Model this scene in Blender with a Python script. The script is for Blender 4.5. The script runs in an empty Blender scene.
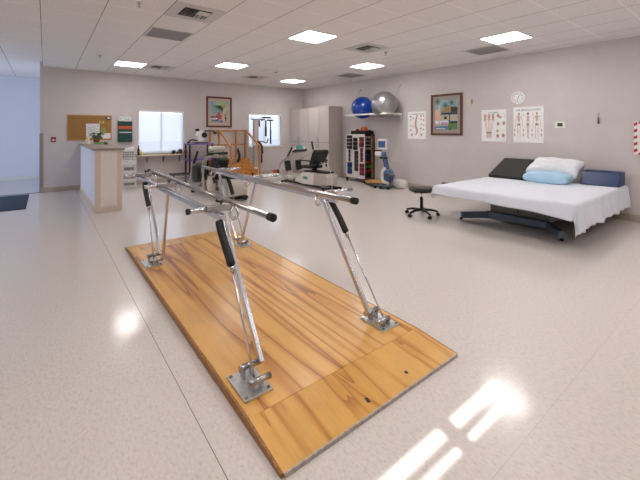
import bpy, bmesh, math, random
from mathutils import Vector, Matrix
random.seed(4)
C = bpy.context.scene.collection
PI = math.pi
HC = 2.85          # ceiling height
XR, YB = 7.1, 10.1  # right wall, back wall

# ------------------------------------------------------------------ materials
def nt(name):
    m = bpy.data.materials.new(name); m.use_nodes = True
    return m, m.node_tree.nodes, m.node_tree.links, m.node_tree.nodes['Principled BSDF']
def srgb(r, g, b):
    f = lambda c: ((c/255+0.055)/1.055)**2.4 if c/255 > 0.04045 else c/255/12.92
    return (f(r), f(g), f(b), 1)
def mat(name, rgb, rough=.5, metal=0, coat=0, noise=0, nscale=30, trans=0, bump=0):
    m, N, L, P = nt(name)
    c = srgb(*rgb)
    P.inputs['Base Color'].default_value = c
    P.inputs['Roughness'].default_value = rough
    P.inputs['Metallic'].default_value = metal
    if coat: P.inputs['Coat Weight'].default_value = coat; P.inputs['Coat Roughness'].default_value = .1
    tc = N.new('ShaderNodeTexCoord'); nz = N.new('ShaderNodeTexNoise')
    nz.inputs['Scale'].default_value = nscale; nz.inputs['Detail'].default_value = 3
    L.new(tc.outputs['Object'], nz.inputs['Vector'])
    r = N.new('ShaderNodeValToRGB'); k = noise if noise else .03
    r.color_ramp.elements[0].position = .35; r.color_ramp.elements[1].position = .65
    r.color_ramp.elements[0].color = (c[0]*(1-k), c[1]*(1-k), c[2]*(1-k), 1)
    r.color_ramp.elements[1].color = (min(1, c[0]*(1+k)), min(1, c[1]*(1+k)), min(1, c[2]*(1+k)), 1)
    L.new(nz.outputs['Fac'], r.inputs['Fac']); L.new(r.outputs['Color'], P.inputs['Base Color'])
    if bump:
        b = N.new('ShaderNodeBump'); b.inputs['Strength'].default_value = bump; b.inputs['Distance'].default_value = .01
        L.new(nz.outputs['Fac'], b.inputs['Height']); L.new(b.outputs['Normal'], P.inputs['Normal'])
    if trans:
        t = N.new('ShaderNodeBsdfTranslucent'); t.inputs['Color'].default_value = c
        mx = N.new('ShaderNodeMixShader'); mx.inputs['Fac'].default_value = trans
        L.new(P.outputs[0], mx.inputs[1]); L.new(t.outputs[0], mx.inputs[2])
        L.new(mx.outputs[0], N['Material Output'].inputs['Surface'])
    return m
def emit(name, rgb, s):
    m, N, L, P = nt(name)
    P.inputs['Base Color'].default_value = srgb(*rgb)
    P.inputs['Emission Color'].default_value = srgb(*rgb)
    P.inputs['Emission Strength'].default_value = s
    return m
def math_n(N, L, op, a, b=None):
    n = N.new('ShaderNodeMath'); n.operation = op
    for i, v in enumerate((a, b)):
        if v is None: continue
        if isinstance(v, (int, float)): n.inputs[i].default_value = v
        else: L.new(v, n.inputs[i])
    return n.outputs[0]

def ceiling_mat():
    m, N, L, P = nt('acoustic_tile')
    g = N.new('ShaderNodeNewGeometry'); s = N.new('ShaderNodeSeparateXYZ'); L.new(g.outputs['Position'], s.inputs[0])
    def line(out, off, w):
        a = math_n(N, L, 'ADD', out, off + 60.96)
        a = math_n(N, L, 'DIVIDE', a, .6096); a = math_n(N, L, 'FRACT', a)
        a = math_n(N, L, 'SUBTRACT', a, .5); a = math_n(N, L, 'ABSOLUTE', a)
        return math_n(N, L, 'GREATER_THAN', a, .5 - w)
    lx = line(s.outputs[0], .046, .0075); ly = line(s.outputs[1], -.49, .011)
    nz = N.new('ShaderNodeTexNoise'); nz.inputs['Scale'].default_value = 60; nz.inputs['Detail'].default_value = 6
    L.new(g.outputs['Position'], nz.inputs['Vector'])
    r = N.new('ShaderNodeValToRGB'); r.color_ramp.elements[0].position = .3; r.color_ramp.elements[1].position = .5
    r.color_ramp.elements[0].color = srgb(216, 211, 209); r.color_ramp.elements[1].color = srgb(237, 233, 231)
    L.new(nz.outputs['Fac'], r.inputs['Fac'])
    m1 = N.new('ShaderNodeMix'); m1.data_type = 'RGBA'; L.new(ly, m1.inputs['Factor']); L.new(r.outputs['Color'], m1.inputs['A']); m1.inputs['B'].default_value = srgb(250, 247, 245)
    m2 = N.new('ShaderNodeMix'); m2.data_type = 'RGBA'; L.new(lx, m2.inputs['Factor']); L.new(m1.outputs['Result'], m2.inputs['A']); m2.inputs['B'].default_value = srgb(150, 143, 140)
    L.new(m2.outputs['Result'], P.inputs['Base Color']); P.inputs['Roughness'].default_value = .9
    return m
def floor_mat():
    m, N, L, P = nt('sheet_vinyl')
    g = N.new('ShaderNodeNewGeometry'); s = N.new('ShaderNodeSeparateXYZ'); L.new(g.outputs['Position'], s.inputs[0])
    nz = N.new('ShaderNodeTexNoise'); nz.inputs['Scale'].default_value = 75; nz.inputs['Detail'].default_value = 4; nz.inputs['Roughness'].default_value = .6
    mp = N.new('ShaderNodeMapping'); mp.inputs['Scale'].default_value = (1, .55, 1); mp.inputs['Rotation'].default_value = (0, 0, .5)
    L.new(g.outputs['Position'], mp.inputs['Vector']); L.new(mp.outputs[0], nz.inputs['Vector'])
    r = N.new('ShaderNodeValToRGB'); e = r.color_ramp.elements
    e[0].position = .3; e[0].color = srgb(200, 192, 187); e[1].position = .7; e[1].color = srgb(224, 216, 211)
    x = e.new(.46); x.color = srgb(215, 207, 202)
    L.new(nz.outputs['Fac'], r.inputs['Fac'])
    def seam(out, pos, w):
        a = math_n(N, L, 'SUBTRACT', out, pos); a = math_n(N, L, 'ABSOLUTE', a); return math_n(N, L, 'LESS_THAN', a, w)
    a = seam(s.outputs[0], SEAMX, .0016)
    b1 = seam(s.outputs[0], SEAMX + 1.83*2, .0012); b2 = seam(s.outputs[1], .69, .0008)
    b2 = math_n(N, L, 'MULTIPLY', b2, math_n(N, L, 'GREATER_THAN', s.outputs[0], SEAMX))
    t = math_n(N, L, 'MAXIMUM', a, math_n(N, L, 'MULTIPLY', math_n(N, L, 'MAXIMUM', b1, b2), .35))
    mx = N.new('ShaderNodeMix'); mx.data_type = 'RGBA'; L.new(t, mx.inputs['Factor']); L.new(r.outputs['Color'], mx.inputs['A']); mx.inputs['B'].default_value = srgb(70, 66, 62)
    L.new(mx.outputs['Result'], P.inputs['Base Color'])
    P.inputs['Roughness'].default_value = .42
    P.inputs['Coat Weight'].default_value = .8; P.inputs['Coat Roughness'].default_value = .15
    n2 = N.new('ShaderNodeTexNoise'); n2.inputs['Scale'].default_value = 3; n2.inputs['Detail'].default_value = 2; L.new(g.outputs['Position'], n2.inputs['Vector'])
    bp = N.new('ShaderNodeBump'); bp.inputs['Strength'].default_value = .03; bp.inputs['Distance'].default_value = .05; L.new(n2.outputs['Fac'], bp.inputs['Height'])
    L.new(bp.outputs['Normal'], P.inputs['Coat Normal'])
    return m
def ply_mat(name, light, mid, dark, freq=9, seed=0.0, sx=3.2, sy=.42):
    m, N, L, P = nt(name)
    tc = N.new('ShaderNodeTexCoord'); mp = N.new('ShaderNodeMapping')
    mp.inputs['Scale'].default_value = (sx, sy, sx); mp.inputs['Location'].default_value = (seed, seed*.7, 0)
    L.new(tc.outputs['Object'], mp.inputs['Vector'])
    nz = N.new('ShaderNodeTexNoise'); nz.inputs['Scale'].default_value = 1; nz.inputs['Detail'].default_value = 2.2; nz.inputs['Roughness'].default_value = .45
    L.new(mp.outputs[0], nz.inputs['Vector'])
    f = math_n(N, L, 'FRACT', math_n(N, L, 'MULTIPLY', nz.outputs['Fac'], freq))
    r = N.new('ShaderNodeValToRGB'); e = r.color_ramp.elements
    e[0].position = 0; e[0].color = srgb(*dark); e[1].position = 1; e[1].color = srgb(*mid)
    for p, c in ((.05, tuple((a+b_)/2 for a, b_ in zip(dark, mid))), (.14, mid), (.34, light), (.7, light), (.93, mid)):
        x = e.new(p); x.color = srgb(*c)
    L.new(f, r.inputs['Fac'])
    m2 = N.new('ShaderNodeMapping'); m2.inputs['Scale'].default_value = (90, 4, 90); L.new(tc.outputs['Object'], m2.inputs['Vector'])
    n2 = N.new('ShaderNodeTexNoise'); n2.inputs['Scale'].default_value = 1; n2.inputs['Detail'].default_value = 4; L.new(m2.outputs[0], n2.inputs['Vector'])
    n3 = N.new('ShaderNodeTexNoise'); n3.inputs['Scale'].default_value = 5; n3.inputs['Detail'].default_value = 3; L.new(tc.outputs['Object'], n3.inputs['Vector'])
    q = math_n(N, L, 'ADD', math_n(N, L, 'MULTIPLY', n2.outputs['Fac'], .22), math_n(N, L, 'MULTIPLY', n3.outputs['Fac'], .3))
    q = math_n(N, L, 'ADD', q, .74)
    mx = N.new('ShaderNodeMix'); mx.data_type = 'RGBA'; mx.blend_type = 'MULTIPLY'; mx.inputs['Factor'].default_value = 1
    L.new(r.outputs['Color'], mx.inputs['A']); L.new(q, mx.inputs['B'])
    L.new(mx.outputs['Result'], P.inputs['Base Color'])
    P.inputs['Roughness'].default_value = .38; P.inputs['Coat Weight'].default_value = .35; P.inputs['Coat Roughness'].default_value = .2
    return m
SEAMX = .57
M = dict(
    wall=mat('wall_paint', (203, 196, 195), .75, noise=.02, nscale=4, bump=.02),
    white=mat('white_paint', (236, 234, 232), .5),
    hallfloor=mat('hall_floor', (204, 202, 206), .6, noise=.06),
    base=mat('vinyl_cove_base', (176, 162, 150), .5),
    guard=mat('corner_guard', (160, 148, 140), .5),
    laminate=mat('cabinet_laminate', (196, 186, 180), .45),
    lamside=mat('cabinet_side_laminate', (190, 179, 172), .45),
    counter=mat('counter_laminate', (150, 138, 128), .35, noise=.08, nscale=90),
    panelw=mat('panel_white', (226, 218, 214), .6),
    trimtan=mat('tan_trim', (212, 195, 180), .5),
    chrome=mat('chrome', (214, 216, 222), .25, 1),
    satin=mat('brushed_steel', (182, 180, 180), .2, 1),
    galv=mat('zinc_plate', (196, 198, 198), .38, .8, noise=.12, nscale=25),
    black=mat('black_plastic', (14, 14, 15), .4),
    rubber=mat('black_rubber', (14, 14, 15), .6),
    vinylblack=mat('black_vinyl', (26, 26, 27), .35),
    charcoal=mat('charcoal_vinyl', (40, 41, 38), .4),
    boxgrey=mat('table_housing', (124, 120, 112), .45),
    slate=mat('slate_blue_steel', (96, 108, 126), .35, .2),
    sheet=mat('cotton_sheet', (234, 238, 248), .85, trans=.12, noise=.015, nscale=9),
    pillow=mat('white_pillowcase', (232, 234, 240), .85, bump=.3, nscale=7),
    bluep=mat('light_blue_pillowcase', (178, 212, 236), .85, bump=.3, nscale=7, noise=.05),
    navyv=mat('blue_vinyl', (14, 46, 96), .35),
    mat_navy=mat('navy_carpet', (42, 58, 82), .95, noise=.2, nscale=120),
    cork=mat('cork', (156, 116, 66), .9, noise=.18, nscale=120),
    oak=mat('oak_trim', (178, 128, 82), .5),
    woodframe=mat('dark_wood_frame', (96, 48, 32), .35),
    matte=mat('picture_matting', (196, 172, 160), .8),
    stairs=ply_mat('stair_wood', (200, 138, 62), (182, 118, 48), (150, 92, 34), 6, 3, 6, 1.2),
    rail=mat('varnished_oak', (188, 134, 76), .35, noise=.08, nscale=12),
    deck=ply_mat('plywood_deck', (222, 170, 92), (206, 146, 68), (144, 86, 34), 6.5, 2.4, 4.2, .2),
    ramp=ply_mat('plywood_ramp', (222, 170, 90), (214, 158, 76), (176, 114, 46), 2.6, 4.1, 9, .08),
    plyedge=mat('plywood_edge', (158, 112, 66), .6, noise=.25, nscale=60),
    alu=mat('worn_metal_edge', (182, 172, 164), .45, .4, noise=.2, nscale=50),
    teal=mat('teal_plastic', (10, 62, 60), .4),
    paper=mat('paper', (238, 238, 238), .8),
    papergrey=mat('printed_paper', (214, 214, 218), .8, noise=.25, nscale=35),
    yellow=mat('yellow_note', (232, 220, 110), .8),
    green=mat('green_note', (132, 180, 110), .8),
    leaf=mat('leaf', (42, 84, 40), .5, noise=.3),
    terra=mat('terracotta', (168, 82, 52), .7),
    ballblue=mat('blue_exercise_ball', (4, 60, 158), .28, coat=.4),
    ballsilver=mat('silver_exercise_ball', (166, 166, 168), .28, .75, coat=.3),
    machine=mat('machine_grey', (182, 174, 168), .4),
    machinew=mat('machine_white', (226, 222, 218), .4),
    padgreen=mat('dark_green_pad', (15, 24, 22), .5),
    purple=mat('purple_shelf', (118, 84, 158), .45),
    deskblue=mat('medical_blue', (74, 100, 146), .4),
    screenblue=mat('dark_screen', (62, 88, 136), .2),
    red=mat('red_vinyl', (196, 44, 34), .45),
    darkred=mat('dark_red', (104, 26, 32), .5),
    dgreen=mat('green_vinyl', (56, 150, 60), .45),
    olive=mat('olive_strap', (108, 116, 50), .6),
    navy=mat('navy_vinyl', (26, 46, 112), .5),
    orange=mat('orange_rubber', (204, 92, 52), .5),
    tan=mat('tan_wood', (204, 158, 96), .5, noise=.06),
    grey=mat('vent_grey', (158, 156, 156), .6),
    ventw=mat('vent_white', (206, 202, 200), .5),
    ventd=mat('vent_dark', (60, 58, 58), .8),
    lightblue=mat('turquoise_logo', (84, 170, 160), .5),
    bin=mat('frosted_bin', (196, 196, 198), .35),
    bingrey=mat('bin_contents', (120, 118, 120), .6, noise=.3, nscale=14),
    outlet=mat('ivory_plastic', (214, 206, 178), .5),
    firered=mat('alarm_red', (140, 44, 48), .5),
    stripered=mat('stripe_red', (186, 36, 66), .5),
    ink=mat('ink', (60, 56, 58), .8), bone=mat('bone_print', (206, 174, 158), .8), bonedk=mat('bone_print_dark', (168, 118, 106), .8),
    greyblue=mat('hall_paint', (222, 224, 234), .8),
    asphalt=mat('parking_lot', (188, 192, 200), .9, noise=.1, nscale=1),
    blind=mat('blind_slat', (242, 244, 248), .6, trans=.35),
    shade=mat('window_shade', (240, 240, 240), .8, trans=.35),
)
M['ceil'] = ceiling_mat(); M['floor'] = floor_mat()
PANEL = 17.0
M['panel'] = emit('light_diffuser', (255, 251, 247), PANEL)
M['screenlit'] = emit('lit_screen', (52, 78, 128), .2)
g_, N_, L_, P_ = nt('window_glass')
tr_ = N_.new('ShaderNodeBsdfTransparent'); gl_ = N_.new('ShaderNodeBsdfGlossy'); gl_.inputs['Roughness'].default_value = .02
fr_ = N_.new('ShaderNodeFresnel'); fr_.inputs['IOR'].default_value = 1.3; mx_ = N_.new('ShaderNodeMixShader')
L_.new(fr_.outputs[0], mx_.inputs[0]); L_.new(tr_.outputs[0], mx_.inputs[1]); L_.new(gl_.outputs[0], mx_.inputs[2]); L_.new(mx_.outputs[0], N_['Material Output'].inputs['Surface'])
M['glass'] = g_
for k, c in dict(a_sky=(140, 172, 184), a_palm=(84, 116, 80), a_palm2=(170, 190, 140), a_red=(176, 84, 92), a_sand=(186, 176, 152), a_blue=(96, 118, 160), a_roof=(158, 130, 90), a_dark=(50, 54, 58), a_trunk=(214, 178, 150), a_pink=(184, 140, 176), a_grass=(100, 132, 68), a_pale=(220, 222, 236)).items():
    M[k] = mat('print_' + k[2:], c, .6, noise=.12, nscale=40)

# ------------------------------------------------------------------ mesh builder
class B:
    def __init__(s): s.bm = bmesh.new(); s.ms = []; s.i = 0; s.cur = None
    def use(s, m):
        s.cur = m
        if m not in s.ms: s.ms.append(m)
        s.i = s.ms.index(m); return s
    def _fin(s, faces, smooth):
        for f in faces: f.material_index = s.i; f.smooth = smooth
    def poly(s, verts, faces, smooth=False):
        v = [s.bm.verts.new(p) for p in verts]; fs = []
        for f in faces:
            try: fs.append(s.bm.faces.new([v[k] for k in f]))
            except ValueError: pass
        s._fin(fs, smooth); return v, fs
    def box(s, x0, x1, y0, y1, z0, z1, bev=0, mtx=None):
        vs = [Vector((x, y, z)) for x in (x0, x1) for y in (y0, y1) for z in (z0, z1)]
        if mtx is not None: vs = [mtx @ q for q in vs]
        v, fs = s.poly(vs, [(0, 1, 3, 2), (4, 6, 7, 5), (0, 4, 5, 1), (2, 3, 7, 6), (0, 2, 6, 4), (1, 5, 7, 3)])
        if bev:
            es = list({e for f in fs for e in f.edges})
            r = bmesh.ops.bevel(s.bm, geom=es, offset=bev, segments=2, affect='EDGES', profile=.6)
            s._fin(r['faces'], True)
        return s
    def cbox(s, c, d, rot=(0, 0, 0), bev=0):
        from mathutils import Euler
        m = Matrix.Translation(c) @ Euler(rot).to_matrix().to_4x4()
        return s.box(-d[0]/2, d[0]/2, -d[1]/2, d[1]/2, -d[2]/2, d[2]/2, bev, m)
    def bar(s, p0, p1, w, h, bev=0, up=(0, 0, 1)):
        p0, p1 = Vector(p0), Vector(p1); d = p1 - p0; l = d.length; z = d.normalized()
        u = Vector(up)
        if abs(z.dot(u)) > .98: u = Vector((0, 1, 0))
        x = u.cross(z).normalized(); y = z.cross(x)
        m = Matrix((x, y, z)).transposed().to_4x4(); m.translation = p0
        return s.box(-w/2, w/2, -h/2, h/2, 0, l, bev, m)
    def tube(s, pts, r, n=12, smooth_pts=False, caps=True, taper=None):
        pts = [Vector(p) for p in pts]
        if smooth_pts and len(pts) > 2:
            q = [pts[0]*2 - pts[1]] + pts + [pts[-1]*2 - pts[-2]]; o = []
            for i in range(1, len(q)-2):
                for k in range(6):
                    t = k/6; a, b, c, d = q[i-1], q[i], q[i+1], q[i+2]
                    o.append(.5*((2*b)+(c-a)*t+(2*a-5*b+4*c-d)*t*t+(3*b-a-3*c+d)*t**3))
            pts = o + [pts[-1]]
        rs = [r]*len(pts) if taper is None else [r+(taper-r)*i/(len(pts)-1) for i in range(len(pts))]
        t0 = (pts[1]-pts[0]).normalized(); a = Vector((0, 0, 1)) if abs(t0.z) < .9 else Vector((1, 0, 0))
        u = t0.cross(a).normalized(); rings = []
        for i, p in enumerate(pts):
            t = (pts[min(i+1, len(pts)-1)] - pts[max(i-1, 0)]).normalized()
            u = (u - t*u.dot(t)).normalized(); w = t.cross(u)
            rings.append([s.bm.verts.new(p + (u*math.cos(2*PI*k/n) + w*math.sin(2*PI*k/n))*rs[i]) for k in range(n)])
        fs = []
        for i in range(len(rings)-1):
            for k in range(n):
                fs.append(s.bm.faces.new((rings[i][k], rings[i][(k+1) % n], rings[i+1][(k+1) % n], rings[i+1][k])))
        s._fin(fs, True)
        if caps: s._fin([s.bm.faces.new(rings[0][::-1]), s.bm.faces.new(rings[-1])], False)
        return s
    def cyl(s, p0, p1, r, r2=None, n=20): return s.tube([p0, p1], r, n, taper=r2)
    def ball(s, c, r, sc=(1, 1, 1), nu=24, nv=14, e=1.0, mtx=None):
        sg = lambda v, k: math.copysign(abs(v)**k, v)
        vs = []; c = Vector(c)
        for j in range(nv+1):
            ph = -PI/2 + PI*j/nv
            for i in range(nu):
                th = 2*PI*i/nu
                p = Vector((sg(math.cos(ph), e)*sg(math.cos(th), e)*sc[0], sg(math.cos(ph), e)*sg(math.sin(th), e)*sc[1], sg(math.sin(ph), e)*sc[2]))*r
                vs.append((mtx @ p if mtx is not None else p) + c)
        v = [s.bm.verts.new(p) for p in vs]; fs = []
        for j in range(nv):
            for i in range(nu):
                q = [v[j*nu+i], v[j*nu+(i+1) % nu], v[(j+1)*nu+(i+1) % nu], v[(j+1)*nu+i]]
                fs.append(s.bm.faces.new(q))
        s._fin(fs, True)
        bmesh.ops.remove_doubles(s.bm, verts=v[:nu]+v[-nu:], dist=1e-5)
        return s
    def lathe(s, prof, c=(0, 0, 0), n=24, smooth=True):
        c = Vector(c); rings = []
        for r, z in prof: rings.append([s.bm.verts.new(c + Vector((r*math.cos(2*PI*k/n), r*math.sin(2*PI*k/n), z))) for k in range(n)])
        fs = []
        for i in range(len(rings)-1):
            for k in range(n): fs.append(s.bm.faces.new((rings[i][k], rings[i][(k+1) % n], rings[i+1][(k+1) % n], rings[i+1][k])))
        s._fin(fs, smooth); s._fin([s.bm.faces.new(rings[0][::-1]), s.bm.faces.new(rings[-1])], False)
        return s
    def prism(s, pts, y0, y1, bev=0, ax='y'):       # outline in local xz, extruded along y (or outline yz along x)
        n = len(pts)
        if ax == 'y': a = [(p[0], y0, p[1]) for p in pts] + [(p[0], y1, p[1]) for p in pts]
        elif ax == 'x': a = [(y0, p[0], p[1]) for p in pts] + [(y1, p[0], p[1]) for p in pts]
        else: a = [(p[0], p[1], y0) for p in pts] + [(p[0], p[1], y1) for p in pts]
        fs = [tuple(range(n))[::-1], tuple(range(n, 2*n))] + [(k, (k+1) % n, n+(k+1) % n, n+k) for k in range(n)]
        v, f = s.poly(a, fs)
        if bev:
            es = list({e for q in f for e in q.edges})
            r = bmesh.ops.bevel(s.bm, geom=es, offset=bev, segments=2, affect='EDGES', profile=.6); s._fin(r['faces'], True)
        return s
    # flat marks on a sheet: local xz plane, y = depth (negative is towards the viewer)
    def mark(s, pts, y, th=.0012): return s.prism(pts, y-th, y)
    def ell(s, cx, cz, rx, rz, y, n=14, a=0): return s.mark([(cx+rx*math.cos(2*PI*k/n)*math.cos(a)-rz*math.sin(2*PI*k/n)*math.sin(a), cz+rx*math.cos(2*PI*k/n)*math.sin(a)+rz*math.sin(2*PI*k/n)*math.cos(a)) for k in range(n)], y)
    def stroke(s, p0, p1, w, y, w2=None):
        dx, dz = p1[0]-p0[0], p1[1]-p0[1]; l = math.hypot(dx, dz) or 1; nx, nz = -dz/l, dx/l; w2 = w if w2 is None else w2
        return s.mark([(p0[0]+nx*w/2, p0[1]+nz*w/2), (p0[0]-nx*w/2, p0[1]-nz*w/2), (p1[0]-nx*w2/2, p1[1]-nz*w2/2), (p1[0]+nx*w2/2, p1[1]+nz*w2/2)], y)
    def rect(s, x0, x1, z0, z1, y): return s.mark([(x0, z0), (x1, z0), (x1, z1), (x0, z1)], y)
    def obj(s, name, parent=None):
        bmesh.ops.recalc_face_normals(s.bm, faces=s.bm.faces)
        me = bpy.data.meshes.new(name); s.bm.to_mesh(me); s.bm.free()
        for m in s.ms: me.materials.append(M[m])
        o = bpy.data.objects.new(name, me); C.objects.link(o); o.parent = parent
        return o
def b(m): return B().use(m)
def thing(name, label, cat, loc=(0, 0, 0), rz=0, group=None):
    o = bpy.data.objects.new(name, None); C.objects.link(o); o.empty_display_size = .1
    o.location = loc; o.rotation_euler = (0, 0, rz)
    return tag(o, label, cat, group)
def tag(o, label, cat, group=None):
    o['label'] = label; o['category'] = cat
    if group: o['group'] = group
    return o
def struct(bb, name, parent=None, label=None):
    o = bb.obj(name, parent)
    if parent is None:
        o['kind'] = 'structure'
        if label: o['label'] = label
    return o
def dup(root, loc, rz, label, group=None):
    r = root.copy(); C.objects.link(r); r.location = loc; r.rotation_euler = (0, 0, rz); r['label'] = label
    if group: r['group'] = group
    for ch in list(root.children):
        c = ch.copy(); C.objects.link(c); c.parent = r
        for g in ch.children:
            d = g.copy(); C.objects.link(d); d.parent = c
    return r
RW = -PI/2     # facing of things on the right wall: local x runs towards the camera, local y into the wall
def text_mesh(txt, size, m, parent, loc, name='lettering'):
    cu = bpy.data.curves.new('t', 'FONT'); cu.body = txt; cu.size = size; cu.align_x = 'CENTER'; cu.extrude = .0006
    t = bpy.data.objects.new('t', cu); C.objects.link(t)
    bpy.context.view_layer.update()
    me = bpy.data.meshes.new_from_object(t); bpy.data.objects.remove(t)
    me.transform(Matrix.Rotation(PI/2, 4, 'X')); me.transform(Matrix.Translation(loc)); me.materials.clear(); me.materials.append(M[m])
    o = bpy.data.objects.new(name, me); C.objects.link(o); o.parent = parent
    return o

# ------------------------------------------------------------------ the room
XL, YF = -4.0, -2.0
W1 = (1.90, 3.05, .82, 1.93); W2 = (5.03, 6.19, .90, 1.93)
struct(b('floor').box(XL-.2, XR+.2, YF-.2, 10.13, -.1, 0), 'floor')
struct(b('hallfloor').box(XL-.2, 0.1, 10.13, 13.4, -.1, 0), 'floor')
w = b('wall')
y0, y1 = YB, YB+.16
w.box(-.09, W1[0], y0, y1, 0, 3.05); w.box(W1[0], W1[1], y0, y1, 0, W1[2]); w.box(W1[0], W1[1], y0, y1, W1[3], 3.05)
w.box(W1[1], W2[0], y0, y1, 0, 3.05); w.box(W2[0], W2[1], y0, y1, 0, W2[2]); w.box(W2[0], W2[1], y0, y1, W2[3], 3.05)
w.box(W2[1], XR+.16, y0, y1, 0, 3.05)
struct(w, 'wall_back')
struct(b('wall').box(XR, XR+.16, YF-.16, YB, 0, 3.05), 'wall_right')
struct(b('wall').box(XL-.16, XL, YF-.16, 8.3, 0, 3.05).box(XL-.16, XL, 8.3, 13.2, 2.4, 3.05).box(XL-.16, XL, 12.6, 13.2, 0, 2.4), 'wall_left')
# wall behind the camera with a glazed window (its shade stops short of the top: two bars of sun fall through)
FW = (.38, 1.38, .90, 2.16)
w = b('wall')
w.box(XL, FW[0], YF-.16, YF, 0, 3.05).box(FW[1], XR, YF-.16, YF, 0, 3.05).box(FW[0], FW[1], YF-.16, YF, 0, FW[2]).box(FW[0], FW[1], YF-.16, YF, FW[3], 3.05)
struct(w, 'wall_front')
struct(b('greyblue').box(XL, .1, 13.2, 13.36, 0, 3.05), 'wall_hall')
struct(b('greyblue').box(-.09, .07, YB+.16, 13.2, 0, 3.05), 'wall_hall_side')
struct(b('ceil').box(XL, XR, YF, 7.8, HC, HC+.05).box(-.046, XR, 7.8, YB, HC, HC+.05), 'ceiling')
struct(b('ceil').box(XL, -.046, 7.8, 13.2, HC+.09, HC+.14), 'ceiling')
struct(b('white').box(XL, -.046, 7.78, 7.80, HC+.05, HC+.14).box(-.046, -.03, 7.80, YB, HC+.05, HC+.14), 'trim_1')
struct(b('base').box(-.09, 1.0, YB-.012, YB, 0, .11).box(1.15, 6.5, YB-.012, YB, 0, .11), 'baseboard_back')
struct(b('base').box(XR-.012, XR, YF, 8.0, 0, .11), 'baseboard_right')
struct(b('machinew').box(XL, -.09, 13.188, 13.2, 0, .08), 'baseboard_hall')
struct(b('guard').box(-.1, -.03, YB-.008, YB, 0, 1.33).box(-.1, -.09, YB-.008, YB+.16, 0, 1.33), 'trim_2')
struct(b('ventd').box(XL, -.09, 10.12, 10.16, 0, .006), 'trim_3')
struct(b('white').box(-.046, XR-.02, YB-.02, YB, HC-.02, HC-.001).box(XR-.02, XR, YF, YB, HC-.02, HC-.001), 'trim_4')
struct(b('asphalt').box(-30, 40, 13.5, 60, -.3, -.2).box(.2, 40, 10.3, 13.5, -.3, -.2), 'ground')

def window(n, W, yy, label, blinds=True, s=1):
    # s=+1: window set in the back wall; the room is at smaller y
    x0, x1, z0, z1 = W
    t = thing('window_%d' % n, label, 'window', (x0, yy, z0)); t['kind'] = 'structure'; del t['category']
    w_, h_ = x1-x0, z1-z0
    f = b('white'); d0, d1 = s*.06, s*.12; d0, d1 = min(d0, d1), max(d0, d1)
    for q in ((0, .035, 0, h_), (w_-.035, w_, 0, h_), (w_/2-.018, w_/2+.018, 0, h_), (0, w_, 0, .035), (0, w_, h_-.035, h_)):
        f.box(q[0], q[1], d0, d1, q[2], q[3])
    f.obj('window_frame', t)
    b('glass').box(.03, w_-.03, s*.09-.003, s*.09+.003, .03, h_-.03).obj('pane', t)
    if s > 0:
        b('white').box(-.06, w_+.06, -.05, .06, -.03, 0, .004).obj('window_sill', t)
        bl = b('blind')
        k = int((h_-.07)/.026)
        for i in range(k):
            z = .03+i*.026
            bl.cbox((w_/2, .02, z), (w_-.04, .025, .0012), (math.radians(66), 0, 0))
        bl.box(.02, w_-.02, .005, .035, .008, .02)
        bl.obj('blind', t)
        b('white').box(.0, w_, -.012, .045, h_-.05, h_, .003).obj('valance', t)
    return t
t1 = window(1, W1, YB, 'wide white framed window with lowered horizontal blinds above the narrow shelf')
t2 = window(2, W2, YB, 'bright window with blinds behind the strap hung exercise tower')
t3 = window(3, FW, YF, 'window behind the camera with its shade drawn nearly to the top', s=-1)
h_ = FW[3]-FW[2]
b('shade').box(.01, .98, -.045, -.042, 0, h_-.18).obj('shade', t3)
b('white').box(.455, .53, -.12, -.04, 0, h_).obj('mullion', t3)
b('white').box(.03, .96, -.09, -.08, h_-.128, h_-.10).obj('muntin', t3)
# glazed opening of the entrance hall, outside the frame on the left
t4 = thing('door_1', 'glazed entrance doors of the hall left of the frame', 'door', (XL, 8.3, 0)); t4['kind'] = 'structure'; del t4['category']
f = b('white')
for k in range(5): f.box(-.1, -.04, k*1.0625, k*1.0625+.05, 0, 2.4)
f.box(-.1, -.04, 0, 4.3, 2.34, 2.4).box(-.1, -.04, 0, 4.3, 0, .08)
f.obj('door_frame', t4); b('glass').box(-.073, -.067, .04, 4.26, .06, 2.36).obj('pane', t4)

# ------------------------------------------------------------------ ceiling fixtures
gx = lambda i: -.046 + .6096*i
gy = lambda j: .49 + .6096*j
def clight():
    t = thing('ceiling_light', '', 'light', group='square ceiling light panels')
    f = b('white')
    for q in ((-.3, .3, -.3, -.268), (-.3, .3, .268, .3), (-.3, -.268, -.268, .268), (.268, .3, -.268, .268)): f.box(*q, -.006, -.0005)
    f.obj('frame', t); b('panel').box(-.268, .268, -.268, .268, -.004, -.001).obj('diffuser', t)
    return t
lights = [((5, 6), 'large square lit ceiling panel above the far end of the parallel bars'),
          ((9, 3), 'square lit ceiling panel above the treatment table, rightmost of the panels'),
          ((2, 13), 'square lit ceiling panel above the reception counter, leftmost of the panels'),
          ((5, 11), 'square lit ceiling panel in front of the framed print on the back wall'),
          ((9, 13), 'smallest lit ceiling panel, in front of the tall cabinet near the corner'),
          ((9, 8), 'square lit ceiling panel between the square diffuser and the grille near the exercise balls')]
tl = clight(); pos = lambda i, j: (gx(i)+.3048, gy(j)+.3048, HC)
for n, ((i, j), lab) in enumerate(lights):
    o = tl if n == 0 else dup(tl, pos(i, j), 0, lab)
    o.location = pos(i, j); o['label'] = lab
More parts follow.
